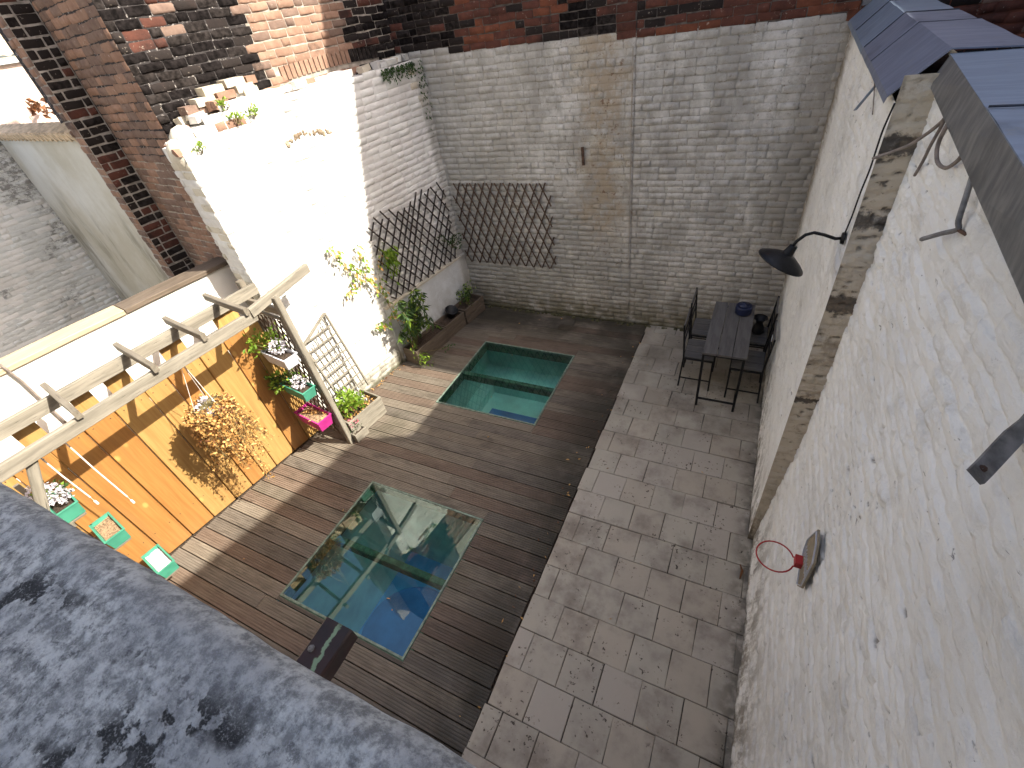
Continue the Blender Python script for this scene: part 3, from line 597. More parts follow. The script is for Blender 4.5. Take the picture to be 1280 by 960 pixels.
b=MB(); b.box((.69,-1,-.1),(.86,2.93,3.655)); b.box((.54,2.93,-.1),(.86,6.24,3.60)); b.build('wall_core',[MWm],rw)
b=MB(); b.box((.485,2.89,3.4),(.70,2.945,3.69)); b.build('pilaster_head',[MPl],rw)
# zinc coping
MSeam=simple('dark_seam',(.03,.035,.05),.7,.3,20,.1)
cp=empty('zinc_coping',(.7,3,3.7),'blue grey folded zinc coping along the top of the right wall','coping')
def fold(name,prof0,prof1,y0,y1,mat,th=.006):
    m_=MB(); n=len(prof0); seg=6; V=[];Fs=[]
    for i in range(seg+1):
        t=i/seg
        for (a,b_),(c,d) in zip(prof0,prof1):
            V.append(Vector((a+(c-a)*t,y0+(y1-y0)*t,b_+(d-b_)*t+ .004*nz(i*1.3,a*9,y0))))
    for i in range(seg):
        for k in range(n-1): a=i*n+k; Fs.append((a,a+1,a+n+1,a+n))
    V2=[v-Z*th for v in V]; m_.add(V,[f[::-1] for f in Fs]); m_.add(V2,Fs)
    for i in range(seg): a=i*n; 
    m_.add([V[0],V2[0],V[n*seg],V2[n*seg]],[(0,2,3,1)]); 
    for e in (0,seg): m_.add([V[e*n+k] for k in range(n)]+[V2[e*n+k] for k in range(n)],[(k,k+1,n+k+1,n+k) for k in range(n-1)])
    o=m_.build(name,[mat] if not isinstance(mat,list) else mat,cp); return o
def pf(y,dz=0): return [(.432,3.575+dz),(.438,3.60+dz),(.61,3.765+dz),(.88,3.75+dz),(.90,3.70+dz)]
for i,(a,b_) in enumerate(((2.95,3.90),(3.88,4.46),(4.44,5.35),(5.33,6.20))):
    fold('coping_sheet',pf(a,(3-i)*.004),pf(b_,(3-i)*.004),a,b_,MZs if i<2 else MZ)
def pn(y): 
    xr=.61-.068*(2.95-y); return [(.575-.042*(2.95-y),3.655-.035*(2.95-y)*.7),(xr,3.755)]
def pn2(y,dz): 
    xr=.61-.068*(2.95-y); return [(xr,3.757+dz),(.88,3.752+dz),(.90,3.70)]
for a,b_ in ((-1.0,.92),(.90,1.99),(1.97,2.955)):
    fold('coping_sheet',pn2(a,.003 if a<1.5 else 0),pn2(b_,.003 if a<1.5 else 0),a,b_,MZ)
for y_ in (3.895,4.455,5.345):
    P_=pf(y_,.008); m_=MB(); m_.tube([Vector((a,y_-.012,b_+.004)) for a,b_ in P_[1:4]],.0038,6); m_.build('seam_fold',[MSeam],cp)
for y_ in (.905,1.975):
    P_=pn2(y_,.006); m_=MB(); m_.tube([Vector((a,y_-.01,b_+.003)) for a,b_ in P_[:2]],.0038,6); m_.build('seam_fold',[MSeam],cp)
fold('lead_flashing',pn(-1.0),pn(2.94),-1.0,2.94,MZf)
m_=MB(); m_.bar((.48,4.08,3.50),(.30,4.06,3.62),.035,.012); 
b_=empty('gutter_strap',(.47,4.0,3.5),'short flat zinc strap sticking out below the far coping','strap')
m_=MB(); m_.bar((.475,3.55,3.58),(.40,3.60,3.42),.03,.006); m_.build('strap_arm',[MZ],b_); m_=MB(); m_.bar((.475,3.55,3.54),(.47,3.55,3.62),.05,.01); m_.build('strap_foot',[MZ],b_)
# flashing stub at the very end
m_=MB(); m_.box((.50,6.14,3.70),(.80,6.23,3.86)); m_.build('end_flashing',[MZf],cp)

# ------------------------------------------------------------------ OWN HOUSE: facade, window sill, bracket
fh=empty('own_house',(0,-.3,0),'rendered rear facade of the house directly below the window','house')
b=MB(); b.box((-9,-.35,-.1),(-1.7,-.08,8.5)); b.box((.86,-.35,-.1),(3,-.08,8.5)); b.box((-1.7,-.35,-.1),(.86,-.08,3.70)); b.box((-1.7,-.35,6.0),(.86,-.08,8.5)); b.build('facade_wall',[MRend],fh)
sill=empty('window_sill',(-.5,-.1,3.75),'mottled grey bluestone window sill blotched with black lichen in the foreground','window sill')
nx,ny=230,60; V=[];Fs=[]
for j in range(ny+1):
    for i in range(nx+1):
        x=-1.72+2.5*i/nx; t=j/ny
        if t<.75: yy=-.42+(.035-.03+.42)*t/.75; zz=0.; 
        else:
            a=(t-.75)/.25*math.pi/2*1.15; yy=.005+.03*math.sin(a); zz=-.03*(1-math.cos(a))
        if t>.97: zz-=.05
        d=.0035*nz(x*9,yy*9)+.002*nz(x*30,yy*30,zz*30)+.0014*nz(x*80,yy*80,zz*80)
        V.append(Vector((x,yy+.012*nz(x*5,1.)*max(0,t-.6)*1.2+.004*nz(x*23,3.)*max(0,t-.6),3.80+zz+d)))
for j in range(ny):
    for i in range(nx): a=j*(nx+1)+i; Fs.append((a,a+1,a+nx+2,a+nx+1))
m_=MB(); m_.add(V,Fs); m_.build('sill_slab',[MSt],sill,True)
m_=MB(); m_.box((-1.72,-.42,3.71),(.78,.028,3.765)); m_.build('sill_base',[MSt],sill)
def peel():
    m=Mt('oxblood_paint_peeling_green',.5,.4); o=m.tc.outputs['Object']; n=m.noise(18,o,4); sx=m.nt.nodes.new('ShaderNodeSeparateXYZ'); m.put(sx,0,o)
    d=m.math('ABSOLUTE',m.math('ADD',m.math('ADD',sx.outputs[1],.010),m.mul(m.math('SUBTRACT',m.noise(22,o,5,.6),.5),.045))); g=m.mul(m.ramp(d,.004,.007,1.,0.),m.ramp(m.noise(9,o,3),.42,.47))
    c=m.mix(m.ramp(n,.3,.7),(.014,.009,.009),(.030,.013,.011)); c=m.mix(g,c,(.17,.25,.16)); return m.done(c,m.math('SUBTRACT',n,g),.4,.005)
br=empty('shutter_bracket',(-.66,0,3.2),'dark oxblood painted timber bracket with a peeling green streak, jutting out under the sill','bracket')
timber('bracket_arm',(-.665,-.08,3.18),(-.665,.175,3.18),.078,.045,peel(),br,warp=.002)
m_=MB(); m_.lathe([(.001,.006),(.006,.004),(.008,0)],(-.685,.11,3.203),8); m_.build('screw',[MGy],br)
# ------------------------------------------------------------------ RIGHT NEIGHBOUR HOUSE (beyond the coping, unseen roofline shaped to cast the shade)
rh=empty('neighbour_house',(3.4,2,0),'dark brick neighbour house behind the right wall, its unseen roofline shaped to cast shade','house')
prof=[(-6,9.2),(1.95,9.2),(2.05,7.32),(2.55,7.21),(3.43,7.0),(4.13,6.84),(4.53,6.79),(4.74,6.72),(4.79,6.42),(4.83,6.13),(6.1,6.12)]
V=[(3.2,-6,-.1)]+[(3.2,a,b_) for a,b_ in prof]+[(3.2,6.1,-.1)]; n=len(V); V+=[(8,y_,z_) for x_,y_,z_ in V]
m_=MB(); m_.add(V,[tuple(range(n)),tuple(range(2*n-1,n-1,-1))]+[(i,n+i,n+(i+1)%n,(i+1)%n) for i in range(n)]); m_.build('house_wall',[raw_brick('neighbour_brick',(.17,.08,.055),(.11,.05,.04),.1)],rh)

# ------------------------------------------------------------------ LEFT NEIGHBOUR: coping wall, plaster wall, far house
cw=empty('garden_wall',W(0,-.6,0),'smooth white rendered garden wall behind the timber fence','wall')
m_=MB(); core(m_,-5,2.43,-.72,-.5,-.1,2.31); m_.build('render_body',[MRend],cw)
for i,(a,b_) in enumerate(((-5,-2.8),(-2.79,-.6),(-.59,1.28),(1.29,2.44))): timber('coping_board',W(a,-.61,2.335),W(b_,-.61,2.335),.27,.05,MCapW if i<3 else MDk,cw,warp=.003)  # last board is dark to stand in for the shadow on the coping
pp=MB(); pp.tube([W(.28,-.47,2.40),W(.30,-.465,2.2),W(.30,-.465,.3)],.012,6); tag(pp.build('wall_cable',[MCab]),'thin grey cable running down the sunlit white garden wall','cable')
nw=empty('plaster_wall',W(2.4,-3.5,0),'stained tan plaster wall topped with yellow clay tiles beside the red brick pier','wall')
m_=MB(); core(m_,2.35,2.6,-5.75,-1.84,-.2,3.62); m_.build('plaster_body',[MPlas],nw)
for i in range(46):
    n=-5.72+i*.085; 
    m_=MB(); pts=[W(2.28,n+.04,3.66+.02*(i%2)),W(2.48,n+.04,3.73+.02*(i%2)),W(2.66,n+.04,3.68)]; m_.tube(pts,[.05,.045,.05],8); m_.build('coping_tile',[MCl],nw)
def side():
    m=Mt('stained_flaking_white_paint',.9,.1); n=m.noise(1.3,detail=7,rough=.7); f=m.noise(16,m.scale(m.pos,(1,.6,1)),6,.75)
    c=m.mix(m.ramp(n,.3,.7),(.66,.66,.64),(.52,.52,.50)); k=m.mul(m.ramp(m.noise(.9,detail=4),.46,.56),m.ramp(f,.42,.58)); c=m.mix(m.mul(k,.85),c,(.17,.16,.15)); c=m.mix(m.ramp(f,.60,.68,0.,.5),c,(.25,.24,.22))
    return m.done(c,m.math('ADD',n,f),.5,.02)
MSW=side()
n2=empty('white_side_wall',W(0,-5.8,0),'peeling white painted side wall of the left neighbour yard','wall')
m_=MB(); core(m_,-6,2.35,-6.0,-5.74,-.2,3.6); m_.build('wall_body',[white_wall('flaking_white_paint',(.64,.64,.62),(.42,.41,.38),.03)],n2)
brick_field(n2,W(0,-5.74,0),U,N,-.5,2.35,.8,3.6,lambda s,z: ch_((MSW,MSW,MW2)),.007,gap=.006,nparts=120)
fhs=empty('white_gable_house',W(4.3,-11,0),'bright white house with a yellow tiled roof in the far left corner','house')
m_=MB(); core(m_,2.7,14,-22,-9.5,-.2,4.55); m_.build('house_wall',[simple('pale_pink_brickwork',(.56,.44,.37),.9,.15,14,.5)],fhs)
m_=MB(); core(m_,2.6,14.1,-9.56,-9.42,4.56,4.64); m_.build('gutter',[MRend],fhs)
q=MB(); q.add([(0,0,0),(.28,0,0),(.28,.30,.13),(0,.30,.13),(0,0,-.03),(.28,0,-.03),(.07,-.0,.04),(.07,.30,.17),(.21,0,.04),(.21,.30,.17)],[(0,6,7,3),(6,8,9,7),(8,1,2,9),(0,4,5,1)])
rt=mesh('roof_tile',q.v,q.f,[MCl])
for j in range(9):
    for i in range(26):
        s_=2.7+i*.285; n=-9.42-j*.28; z=4.66+j*.12
        r=Matrix.Translation(-fhs.location)@frame(W(s_,n,z),U,-N,Z)
        o=bpy.data.objects.new('roof_tile',rt); COL.objects.link(o); o.parent=fhs; l,rr,sc=r.decompose(); o.location=l; o.rotation_mode='QUATERNION'; o.rotation_quaternion=rr
m_=MB()
for i in range(40): m_.leaf(W(3.9,-8.9+random.uniform(-.5,.5),3.78+random.uniform(-.1,.15)),(random.uniform(-1,1),random.uniform(-1,1),random.uniform(-1,1)),.16,.08)
tag(m_.build('dry_creeper',[MLb]),'dry brown creeper clump on the clay-tiled wall top','creeper')

# ------------------------------------------------------------------ FENCE
fe=empty('timber_fence',W(1,0,0),'honey orange fence of wide upright boards under the pergola','fence')
seams=[-1.05,-.76,-.50,-.22,.06,.34,.61,.90,1.13,1.31,1.48,1.76,2.0,2.20]
for a,b_ in zip(seams[:-1],seams[1:]):
    top=(1.84 if a<2.0 else 1.80)+random.uniform(-.008,.008)
    m_=MB(); g_=.0035; d=random.uniform(0,.004); 
    prof=[(a+g_,.0),(a+g_+.006,.012),((a+b_)/2,.013),(b_-g_-.006,.012),(b_-g_,0.)]
    V=[W(s,n-.02+d,z) for z in (.015,top) for s,n in prof+[(b_-g_,-.012),(a+g_,-.012)]]
    n=7; m_.add(V,[(i,(i+1)%n,n+(i+1)%n,n+i) for i in range(n)]+[tuple(range(n-1,-1,-1)),tuple(range(n,2*n))]); m_.build('fence_board',[ch_((MF1,MF2,MF3,MF1))],fe)
m_=MB()
for a,b_ in zip(seams[:-1],seams[1:]):
    for z in (.35,1.7):
        for q in (.22,.78): m_.lathe([(.001,.003),(.005,.002),(.006,0)],W(a+(b_-a)*q,-.004,z),6,N)
m_.build('screw_heads',[MRst],fe,kind='stuff')
for z in (.35,1.7): timber('back_rail',W(-1.05,-.055,z),W(2.2,-.055,z),.04,.08,MF2,fe)
for s in (-.02,.38,.98,1.46,1.92):
    timber('fence_post',W(s,-.085,0),W(s,-.085,1.82),.07,.07,MF2,fe)
for s0,s1,z in ((-.02,.15,2.04),(.42,.58,2.05),(.70,.90,2.05),(1.22,1.44,2.06),(1.80,2.06,2.08)):
    m_=MB(); core(m_,s0,s1,-.045,-.022,1.5,z); m_.build('raised_board',[ch_((MF1,MF3))],fe)

# ------------------------------------------------------------------ PERGOLA
pg=empty('pergola',W(1,.4,0),'weathered grey timber pergola over the orange fence','pergola')
OB=[(-.32,.78),(.40,.72),(.97,.70),(1.45,.64),(1.95,.60)]
timber('outer_beam',W(-.30,.755,2.135),W(1.97,.60,2.135),.045,.115,MOak2,pg,warp=.003)
timber('inner_beam',W(-.9,.13,2.125),W(2.36,.0,2.125),.045,.125,MOak2,pg,warp=.003)
for s,ni,no in ((-.38,.02,.80),(.38,-.03,.76),(.985,-.09,.73),(1.455,-.11,.68),(1.91,-.17,.655)):
    timber('rafter',W(s,ni,2.225),W(s-.01,no,2.225),.045,.075,MOak,pg,warp=.002)
timber('tie_beam',W(1.93,.62,2.18),W(2.80,.42,2.22),.05,.10,MOak2,pg,warp=.003)
timber('tall_post',W(2.24,.59,0),W(2.24,.59,2.19),.07,.07,MOak2,pg,warp=.003)
timber('inner_post',W(2.26,-.06,0),W(2.26,-.06,2.25),.07,.07,MOak,pg,warp=.003)
timber('cross_rail',W(2.22,-.05,2.02),W(2.23,.57,2.02),.04,.09,MOak,pg)
timber('corner_post',W(-.28,.68,0),W(-.28,.68,2.08),.08,.08,MOak2,pg,warp=.003)
timber('brace',W(-.24,.68,1.62),W(-.02,.70,2.09),.06,.07,MOak2,pg)
# lattice screen between fence and tall post
ls=empty('lattice_screen',W(2.22,.25,0),'narrow diagonal lattice screen hung between fence corner and tall pergola post','lattice')
def lattice(parent,P,a0,a1,z0,z1,step,slope,w,th,mat,off=(0,.008),clip=None,jit=0.,name='lath'):
    """laths crossing both ways, clipped to a rectangle; P(a,z,o) maps to the world"""
    for lay,sg in enumerate((1,-1)):
        run=(z1-z0)/slope; a=a0-run
        while a<a1+run:
            # line: at z0 x=a (sg>0) goes to a+run at z1 ; sg<0 goes a -> a-run
            x0=a; x1=a+sg*run; t0,t1=0.,1.
            dx=x1-x0
            for lim,sign in ((a0,1),(a1,-1)):
                # keep sign*(x-lim)>=0
                f0=sign*(x0-lim); f1=sign*(x1-lim)
                if f0<0 and f1<0: t0=2; break
                if f0<0: t0=max(t0,f0/(f0-f1))
                elif f1<0: t1=min(t1,f0/(f0-f1))
            if t1-t0>.06:
                j=random.uniform(-jit,jit)
                p=(x0+dx*t0+j,z0+(z1-z0)*t0+random.uniform(-jit,jit)); q=(x0+dx*t1+j,z0+(z1-z0)*t1+random.uniform(-jit,jit))
                zt=clip((q[0]+p[0])/2) if clip else 0
                timber(name,P(p[0],p[1],off[lay]),P(q[0],q[1]+zt,off[lay]),w,th,mat,parent,up=P(0,0,1)-P(0,0,0))
            a+=step
lattice(ls,lambda a,z,o:W(2.20+o,a,z),.0,.56,.15,1.9,.085,2.2,.024,.006,MTr)
timber('side_rail',W(2.21,.545,.1),W(2.21,.545,1.92),.03,.03,MOak,ls)
timber('side_rail',W(2.21,.0,.1),W(2.21,.0,1.92),.03,.03,MOak,ls)
timber('top_rail',W(2.21,.01,1.93),W(2.21,.55,1.93),.03,.03,MOak,ls)

# trellises
t1=empty('wall_trellis',Vector((-3.5,6.15,1.5)),'brown expanding diamond trellis on the shaded back wall','trellis')
lattice(t1,lambda a,z,o:Vector((a,6.165-o*1.0,z)),-4.28,-2.66,.86,2.15,.142,2.1,.019,.010,MTr,off=(0,.012),jit=.01)
t2=empty('wall_trellis',W(4.8,.05,1.6),'dark expanding trellis with ragged top on the left wall above the planters','trellis')
lattice(t2,lambda a,z,o:W(a,.035+o,z),4.02,5.60,1.02,2.18,.145,1.45,.021,.010,MTr2,off=(0,.012),jit=.02,clip=lambda a:.07*math.sin(a*7))

# ------------------------------------------------------------------ PLANTS AND POTS
def trough(name,c,ax,ay,l,w,h,mat,label,cat,group=None,taper=.82,soil=MSoil,th=.008,parent=None):
    """hollow tapered box: c is the middle of its base"""
    t=empty(name,c,label,cat,group); c=Vector(c); m_=MB()
    def ring(L,Wd,z): return [c+ax*(sx*L/2)+ay*(sy*Wd/2)+Z*z for sx,sy in((-1,-1),(1,-1),(1,1),(-1,1))]
    r=[ring(l*taper,w*taper,0),ring(l,w,h),ring(l+.015,w+.015,h),ring(l+.015,w+.015,h+.01),ring(l-th*2,w-th*2,h+.01),ring(l*taper-th*2,w*taper-th*2,.01)]
    V=sum(r,[]); Fs=[(0,3,2,1)]
    for i in range(5): Fs+=[(i*4+k,i*4+(k+1)%4,(i+1)*4+(k+1)%4,(i+1)*4+k) for k in range(4)]
    Fs.append((20,21,22,23)); m_.add(V,Fs); m_.build('box_shell',[mat],t)
    m_=MB(); z=h*.82; f=taper+(1-taper)*.82; nn=8; g=[]
    for j in range(5):
        for i in range(nn+1): 
            g.append(c+ax*((i/nn-.5)*(l*f-th*2.5))+ay*((j/4-.5)*(w*f-th*2.5))+Z*(z+random.uniform(-.008,.012)))
    m_.add(g,[(j*(nn+1)+i,j*(nn+1)+i+1,(j+1)*(nn+1)+i+1,(j+1)*(nn+1)+i) for j in range(4) for i in range(nn)]); m_.build('soil',[soil],t,True)
    return t
def bush(name,c,r,nl,mats,label,cat,size=.05,flat=.7,stems=8,root=None,group=None,fl=None):
    """leafy plant: stems from the root and leaves spread through a lumpy volume"""
    c=Vector(c); root=Vector(root) if root is not None else c-Z*r*flat
    t=empty(name,root,label,cat,group); m_=MB(); lobes=[c+Vector((random.uniform(-r,r)*.7,random.uniform(-r,r)*.7,random.uniform(-r,r)*flat*.6)) for _ in range(stems)]
    for q in lobes:
        mid=(root+q)/2+Vector((random.uniform(-.02,.02),random.uniform(-.02,.02),0)); m_.tube([root,mid,q],[.004,.003,.0015],4)
    m_.build('stem',[MStem],t); m_=MB()
    for i in range(nl):
        q=random.choice(lobes)+Vector([random.gauss(0,r*.28) for _ in range(3)]); d=(q-root).normalized()+Vector([random.gauss(0,.6) for _ in range(3)])
        m_.leaf(q,d,size*random.uniform(.6,1.3),size*random.uniform(.35,.6),0 if random.random()<.7 or len(mats)<2 else 1)
    m_.build('foliage',mats,t,kind='stuff')
    if fl:
        m_=MB()
        for cc,rr,k in fl[1]:
            for i in range(k):
                v=Vector([random.gauss(0,1) for _ in range(3)]).normalized(); q=Vector(cc)+v*rr*random.uniform(.6,1); m_.leaf(q,v+Vector([random.gauss(0,.8) for _ in range(3)]),.025,.022)
        m_.build('flowers',[fl[0]],t,kind='stuff')
    return t
# back planters (old plank troughs)
def plank_box(name,s0,s1,n0,n1,h,mat,label,group,boards=2):
    t=empty(name,W((s0+s1)/2,(n0+n1)/2,0),label,'planter',group); bh_=h/boards
    for b in range(boards):
        z0=.004+b*bh_; z=z0+bh_/2
        for p,q in ((W(s0,n0,z),W(s1,n0,z)),(W(s0,n1,z),W(s1,n1,z))): timber('side_board',p,q,.022,bh_-.006,mat,t,warp=.002)
        for p,q in ((W(s0+.012,n0+.013,z),W(s0+.012,n1-.013,z)),(W(s1-.012,n0+.013,z),W(s1-.012,n1-.013,z))): timber('end_board',p,q,.022,bh_-.006,mat,t,warp=.002)
    m_=MB(); nn=8; g=[W(s0+.02+(s1-s0-.04)*i/nn,n0+.012+(n1-n0-.024)*j/5,h*.78+random.uniform(-.012,.015)) for j in range(6) for i in range(nn+1)]
    m_.add(g,[(j*(nn+1)+i,j*(nn+1)+i+1,(j+1)*(nn+1)+i+1,(j+1)*(nn+1)+i) for j in range(5) for i in range(nn)]); m_.build('soil',[MSoil],t,True); return t
plank_box('wooden_planter',3.90,4.62,.07,.34,.26,MDk,'old plank planter nearest the sunlit wall, holding tall leafy stems','dark plank planters along the left wall')
plank_box('wooden_planter',4.64,5.12,.06,.32,.26,MDk,'middle plank planter with a black pot lying in bare soil','dark plank planters along the left wall')
plank_box('wooden_planter',5.14,5.66,.06,.34,.28,MDk,'plank planter in the corner holding a small green bush','dark plank planters along the left wall')
plank_box('wooden_planter',2.30,2.88,.24,.62,.30,MOak2,'pale timber planter full of green leaves beside the pergola post','pale planters by the pergola',3)
plank_box('wooden_planter',2.27,2.47,.50,.70,.13,MOak2,'small low pale planter with pink flowers at the foot of the tall post','pale planters by the pergola',1)
bk=empty('black_pot',W(5.02,.12,.2),'round black plastic pot lying in the middle plank planter','pot'); m_=MB(); m_.lathe([(.001,0),(.07,0),(.10,.13),(.11,.13),(.11,.15),(.095,.15),(.065,.02),(.001,.02)],W(5.0,.14,.21),18,(Z+N*.4).normalized()); m_.build('pot_shell',[MBkp],bk,True)
# tall drooping plant in near planter
tp=empty('leafy_shrub',W(4.05,.2,.2),'tall drooping green shrub rising from the nearest dark planter','shrub'); st=MB(); lf=MB()
for i in range(19):
    a=random.uniform(0,6.28); top=W(4.08+random.uniform(-.25,.35),.18+random.uniform(-.05,.25),random.uniform(.6,1.25)); root=W(4.0+random.uniform(-.06,.06),.2,.18); mid=(root+top)/2+Z*.12; tip=top+Vector((random.uniform(-.1,.15),random.uniform(-.1,.1),-.12))
    st.tube([root,mid,top,tip],[.006,.004,.003,.001],5)
    for k in range(40):
        t_=random.uniform(.35,1); p=root.lerp(mid,t_*2) if t_<.5 else mid.lerp(top,t_*2-1)
        if random.random()<.3: p=top.lerp(tip,random.random())
        lf.leaf(p,Vector((random.gauss(0,.6),random.gauss(0,.6),random.uniform(-1,-.1))),random.uniform(.07,.14),random.uniform(.02,.036),0 if random.random()<.75 else 1)
for k in range(60): lf.leaf(W(3.93+random.gauss(0,.05),.42+random.gauss(0,.07),.16+random.gauss(0,.06)),Vector((random.gauss(0,.5),random.gauss(0,.5),-.6)),random.uniform(.05,.08),.03,1)
st.tube([W(3.98,.3,.22),W(4.1,.5,.20),W(4.3,.66,.18)],.004,5)
for k in range(16): lf.leaf(W(4.3+random.gauss(0,.05),.66+random.gauss(0,.04),.18),Vector((random.gauss(0,.7),random.gauss(0,.7),random.uniform(-.6,.4))),.05,.025,0)
st.build('stem',[MStem],tp); lf.build('foliage',[ML2,ML1],tp,kind='stuff')
bush('small_bush',W(5.42,.2,.42),.17,240,[ML2,ML1],'small mixed green bush in the corner planter','bush',.05,1.0,9,root=W(5.4,.2,.22))
bush('creeping_weed',W(5.45,.10,1.38),.14,110,[ML2],'dark leafy tuft caught in the corner end of the left trellis','weed',.05,.7,6,root=W(5.5,.03,1.2))
# climber on sunlit wall
cl=empty('climbing_vine',W(3.7,.03,.2),'sparse yellow green climber spreading over the sunlit white wall beside the trellis','vine'); st=MB(); lf=MB()
paths=[[(3.95,.25,.25),(3.95,.06,.8),(3.9,.04,1.2),(3.95,.05,1.6),(4.15,.07,1.95)],[(3.9,.04,1.2),(3.75,.04,1.5),(3.6,.04,1.75),(3.45,.04,1.95),(3.38,.04,2.15)],[(3.75,.04,1.5),(3.8,.05,1.8),(3.72,.05,2.05)],[(3.95,.06,.9),(3.7,.05,.8),(3.55,.05,.9)],[(3.6,.04,1.75),(3.5,.04,1.55),(3.35,.04,1.5)]]
for pth in paths:
    P=[W(*p)+N*random.uniform(0,.02) for p in pth]; st.tube(P,.0035,5)
    for a,b_ in zip(P,P[1:]):
        for k in range(16 if pth is paths[0] else 20): lf.leaf(a.lerp(b_,random.random())+N*.02+Vector([random.gauss(0,.03) for _ in range(3)]),N*.5+Vector((random.gauss(0,.4),random.gauss(0,.4),-.6)),random.uniform(.04,.09),random.uniform(.025,.045),0 if random.random()<.6 else 1)
for k in range(190): lf.leaf(W(4.18+random.gauss(0,.06),.09+abs(random.gauss(0,.04)),1.80-abs(random.gauss(0,.16))),N*.3+Vector((0,0,-1))+Vector([random.gauss(0,.3) for _ in range(3)]),random.uniform(.05,.10),random.uniform(.02,.035),0)
st.build('stem',[MStem],cl); lf.build('foliage',[ML1,MLd],cl,kind='stuff')
# dead twig shadow-casters are the climber itself; leaves in the pale planter
bush('leafy_plant',W(2.52,.42,.42),.17,260,[ML1],'bright green broad-leaved plant in the large pale planter','plant',.075,.7,9,root=W(2.55,.42,.24))
bush('leafy_plant',W(2.72,.45,.36),.10,90,[ML1,MLw],'pale variegated plant at the far end of the large pale planter','plant',.05,.6,6,root=W(2.72,.45,.24))
bush('pink_flowers',W(2.37,.60,.20),.09,90,[ML2],'small pink flowering plant in the low pale planter','flowers',.035,.8,6,root=W(2.37,.6,.1),fl=(MLp,[(W(2.36,.58,.27),.03,26),(W(2.41,.62,.26),.03,26),(W(2.33,.62,.24),.025,20)]))
m_=MB()
for i in range(200): m_.leaf(W(random.uniform(2.32,2.86),random.uniform(.27,.6),.245+random.uniform(0,.02)),(random.uniform(-1,1),random.uniform(-1,1),.2),.04,.02)
tag(m_.build('leaf_litter',[MLd]),kind='stuff')
# triangular trellis in the pale planter
tt=empty('panel_trellis',W(2.76,.03,.2),'pale timber trellis panel with a scooped top leaning on the sunlit wall','trellis')
timber('side_rail',W(3.02,.22,.25),W(2.96,.04,1.45),.03,.025,MOak2,tt); timber('side_rail',W(2.56,.22,.25),W(2.50,.04,1.30),.03,.025,MOak2,tt); timber('top_rail',W(2.95,.045,1.45),W(2.5,.06,1.24),.03,.03,MOak2,tt)
for i in range(8):
    z=.35+i*.13; n=.22-.18*(z-.25)/1.2; timber('slat',W(2.55-.06*(z-.25)/1.2,n,z),W(3.01-.06*(z-.25)/1.2,n,z+.02),.02,.014,MOak2,tt)
for i in range(5):
    s=2.62+i*.075; timber('slat',W(s+.03,.20,.3),W(s-.03,.055,1.16+.06*i),.018,.010,MOak2,tt)
# hanging boxes on the lattice screen
def hang(z,mat,label,cat,n=.30,l=.46,w=.17,h=.14,s=2.08,soil=MSoil,dn=0): return trough('flower_box',W(s,n,z),N,U,l,w,h,mat,label,cat,'flower boxes hung on the lattice screen',.84,soil)
hang(1.38,MWp,'grey white flower box, highest on the lattice screen, with white blooms','flower box',.36)
hang(.90,MGp,'green flower box in the middle of the lattice screen','flower box',.36)
hang(.40,MPp,'magenta flower box holding dead growth, lowest on the lattice screen','flower box',.34,soil=MDry,h=.16,l=.48,w=.20)
bush('box_plant',W(2.06,.20,1.60),.17,230,[ML1],'leafy yellow green plant with white blooms in the highest lattice box','plant',.06,.8,9,root=W(2.08,.3,1.5),fl=(MLw,[(W(2.08,.42,1.62),.09,160)]))
bush('box_plant',W(2.04,.18,1.08),.16,200,[ML1,ML2],'broad green plant with white blooms in the green lattice box','plant',.07,.7,9,root=W(2.08,.3,1.0),fl=(MLw,[(W(2.08,.45,1.12),.08,140)]))
m_=MB()
for i in range(60): m_.leaf(W(2.08+random.gauss(0,.04),.34+random.gauss(0,.1),.555+random.uniform(0,.03)),Vector((random.gauss(0,1),random.gauss(0,1),.3)),.05,.012)
tag(m_.build('dead_stalks',[MLd]),'dead dry stalks in the magenta flower box','dead plant',kind='stuff')
# boxes by the near end of the fence
def lbox(s,n,z,lab,soil=MSoil,l=.30): return trough('flower_box',W(s,n,z),N,U,l,.16,.13,MGp,lab,'flower box','green flower boxes stepped down the near fence corner',.86,soil)
lbox(-.13,.40,1.38,'green flower box full of pale blooms, highest beside the near corner post',l=.34)
lbox(-.07,.40,.90,'green flower box of dry cuttings between the pale blooms and the lowest box',MDry,.36)
lbox(-.01,.40,.25,'green flower box nearest the deck, filled with white gravel',simple('white_gravel',(.7,.69,.66),.9,.3,90,1.),.36)
m_=MB()
for s in (-.25,): pass
timber_rack=empty('box_rack',W(-.24,.4,0),'timber uprights carrying the stepped green boxes at the near fence corner','rack')
timber('upright',W(-.235,.24,0),W(-.235,.24,1.75),.03,.04,MOak,timber_rack); timber('upright',W(-.235,.56,0),W(-.235,.56,1.75),.03,.04,MOak,timber_rack)
for z in (1.36,.88,.23): timber('shelf_rail',W(-.20,.2,z),W(-.20,.6,z),.06,.025,MOak,timber_rack); 
for z,s in ((1.365,-.13),(.885,-.07),(.235,-.01)):
    for n in (.26,.54): timber('shelf_arm',W(-.22,n,z),W(s+.06,n,z),.02,.02,MOak,timber_rack)
bush('pale_flowers',W(-.12,.40,1.58),.11,70,[ML2,ML1],'cluster of white and pale pink blooms in the highest near corner box','flowers',.04,.8,8,root=W(-.13,.4,1.5),fl=(MLw,[(W(-.17,.33,1.64),.08,150),(W(-.12,.42,1.61),.09,170),(W(-.08,.47,1.58),.06,90)]))
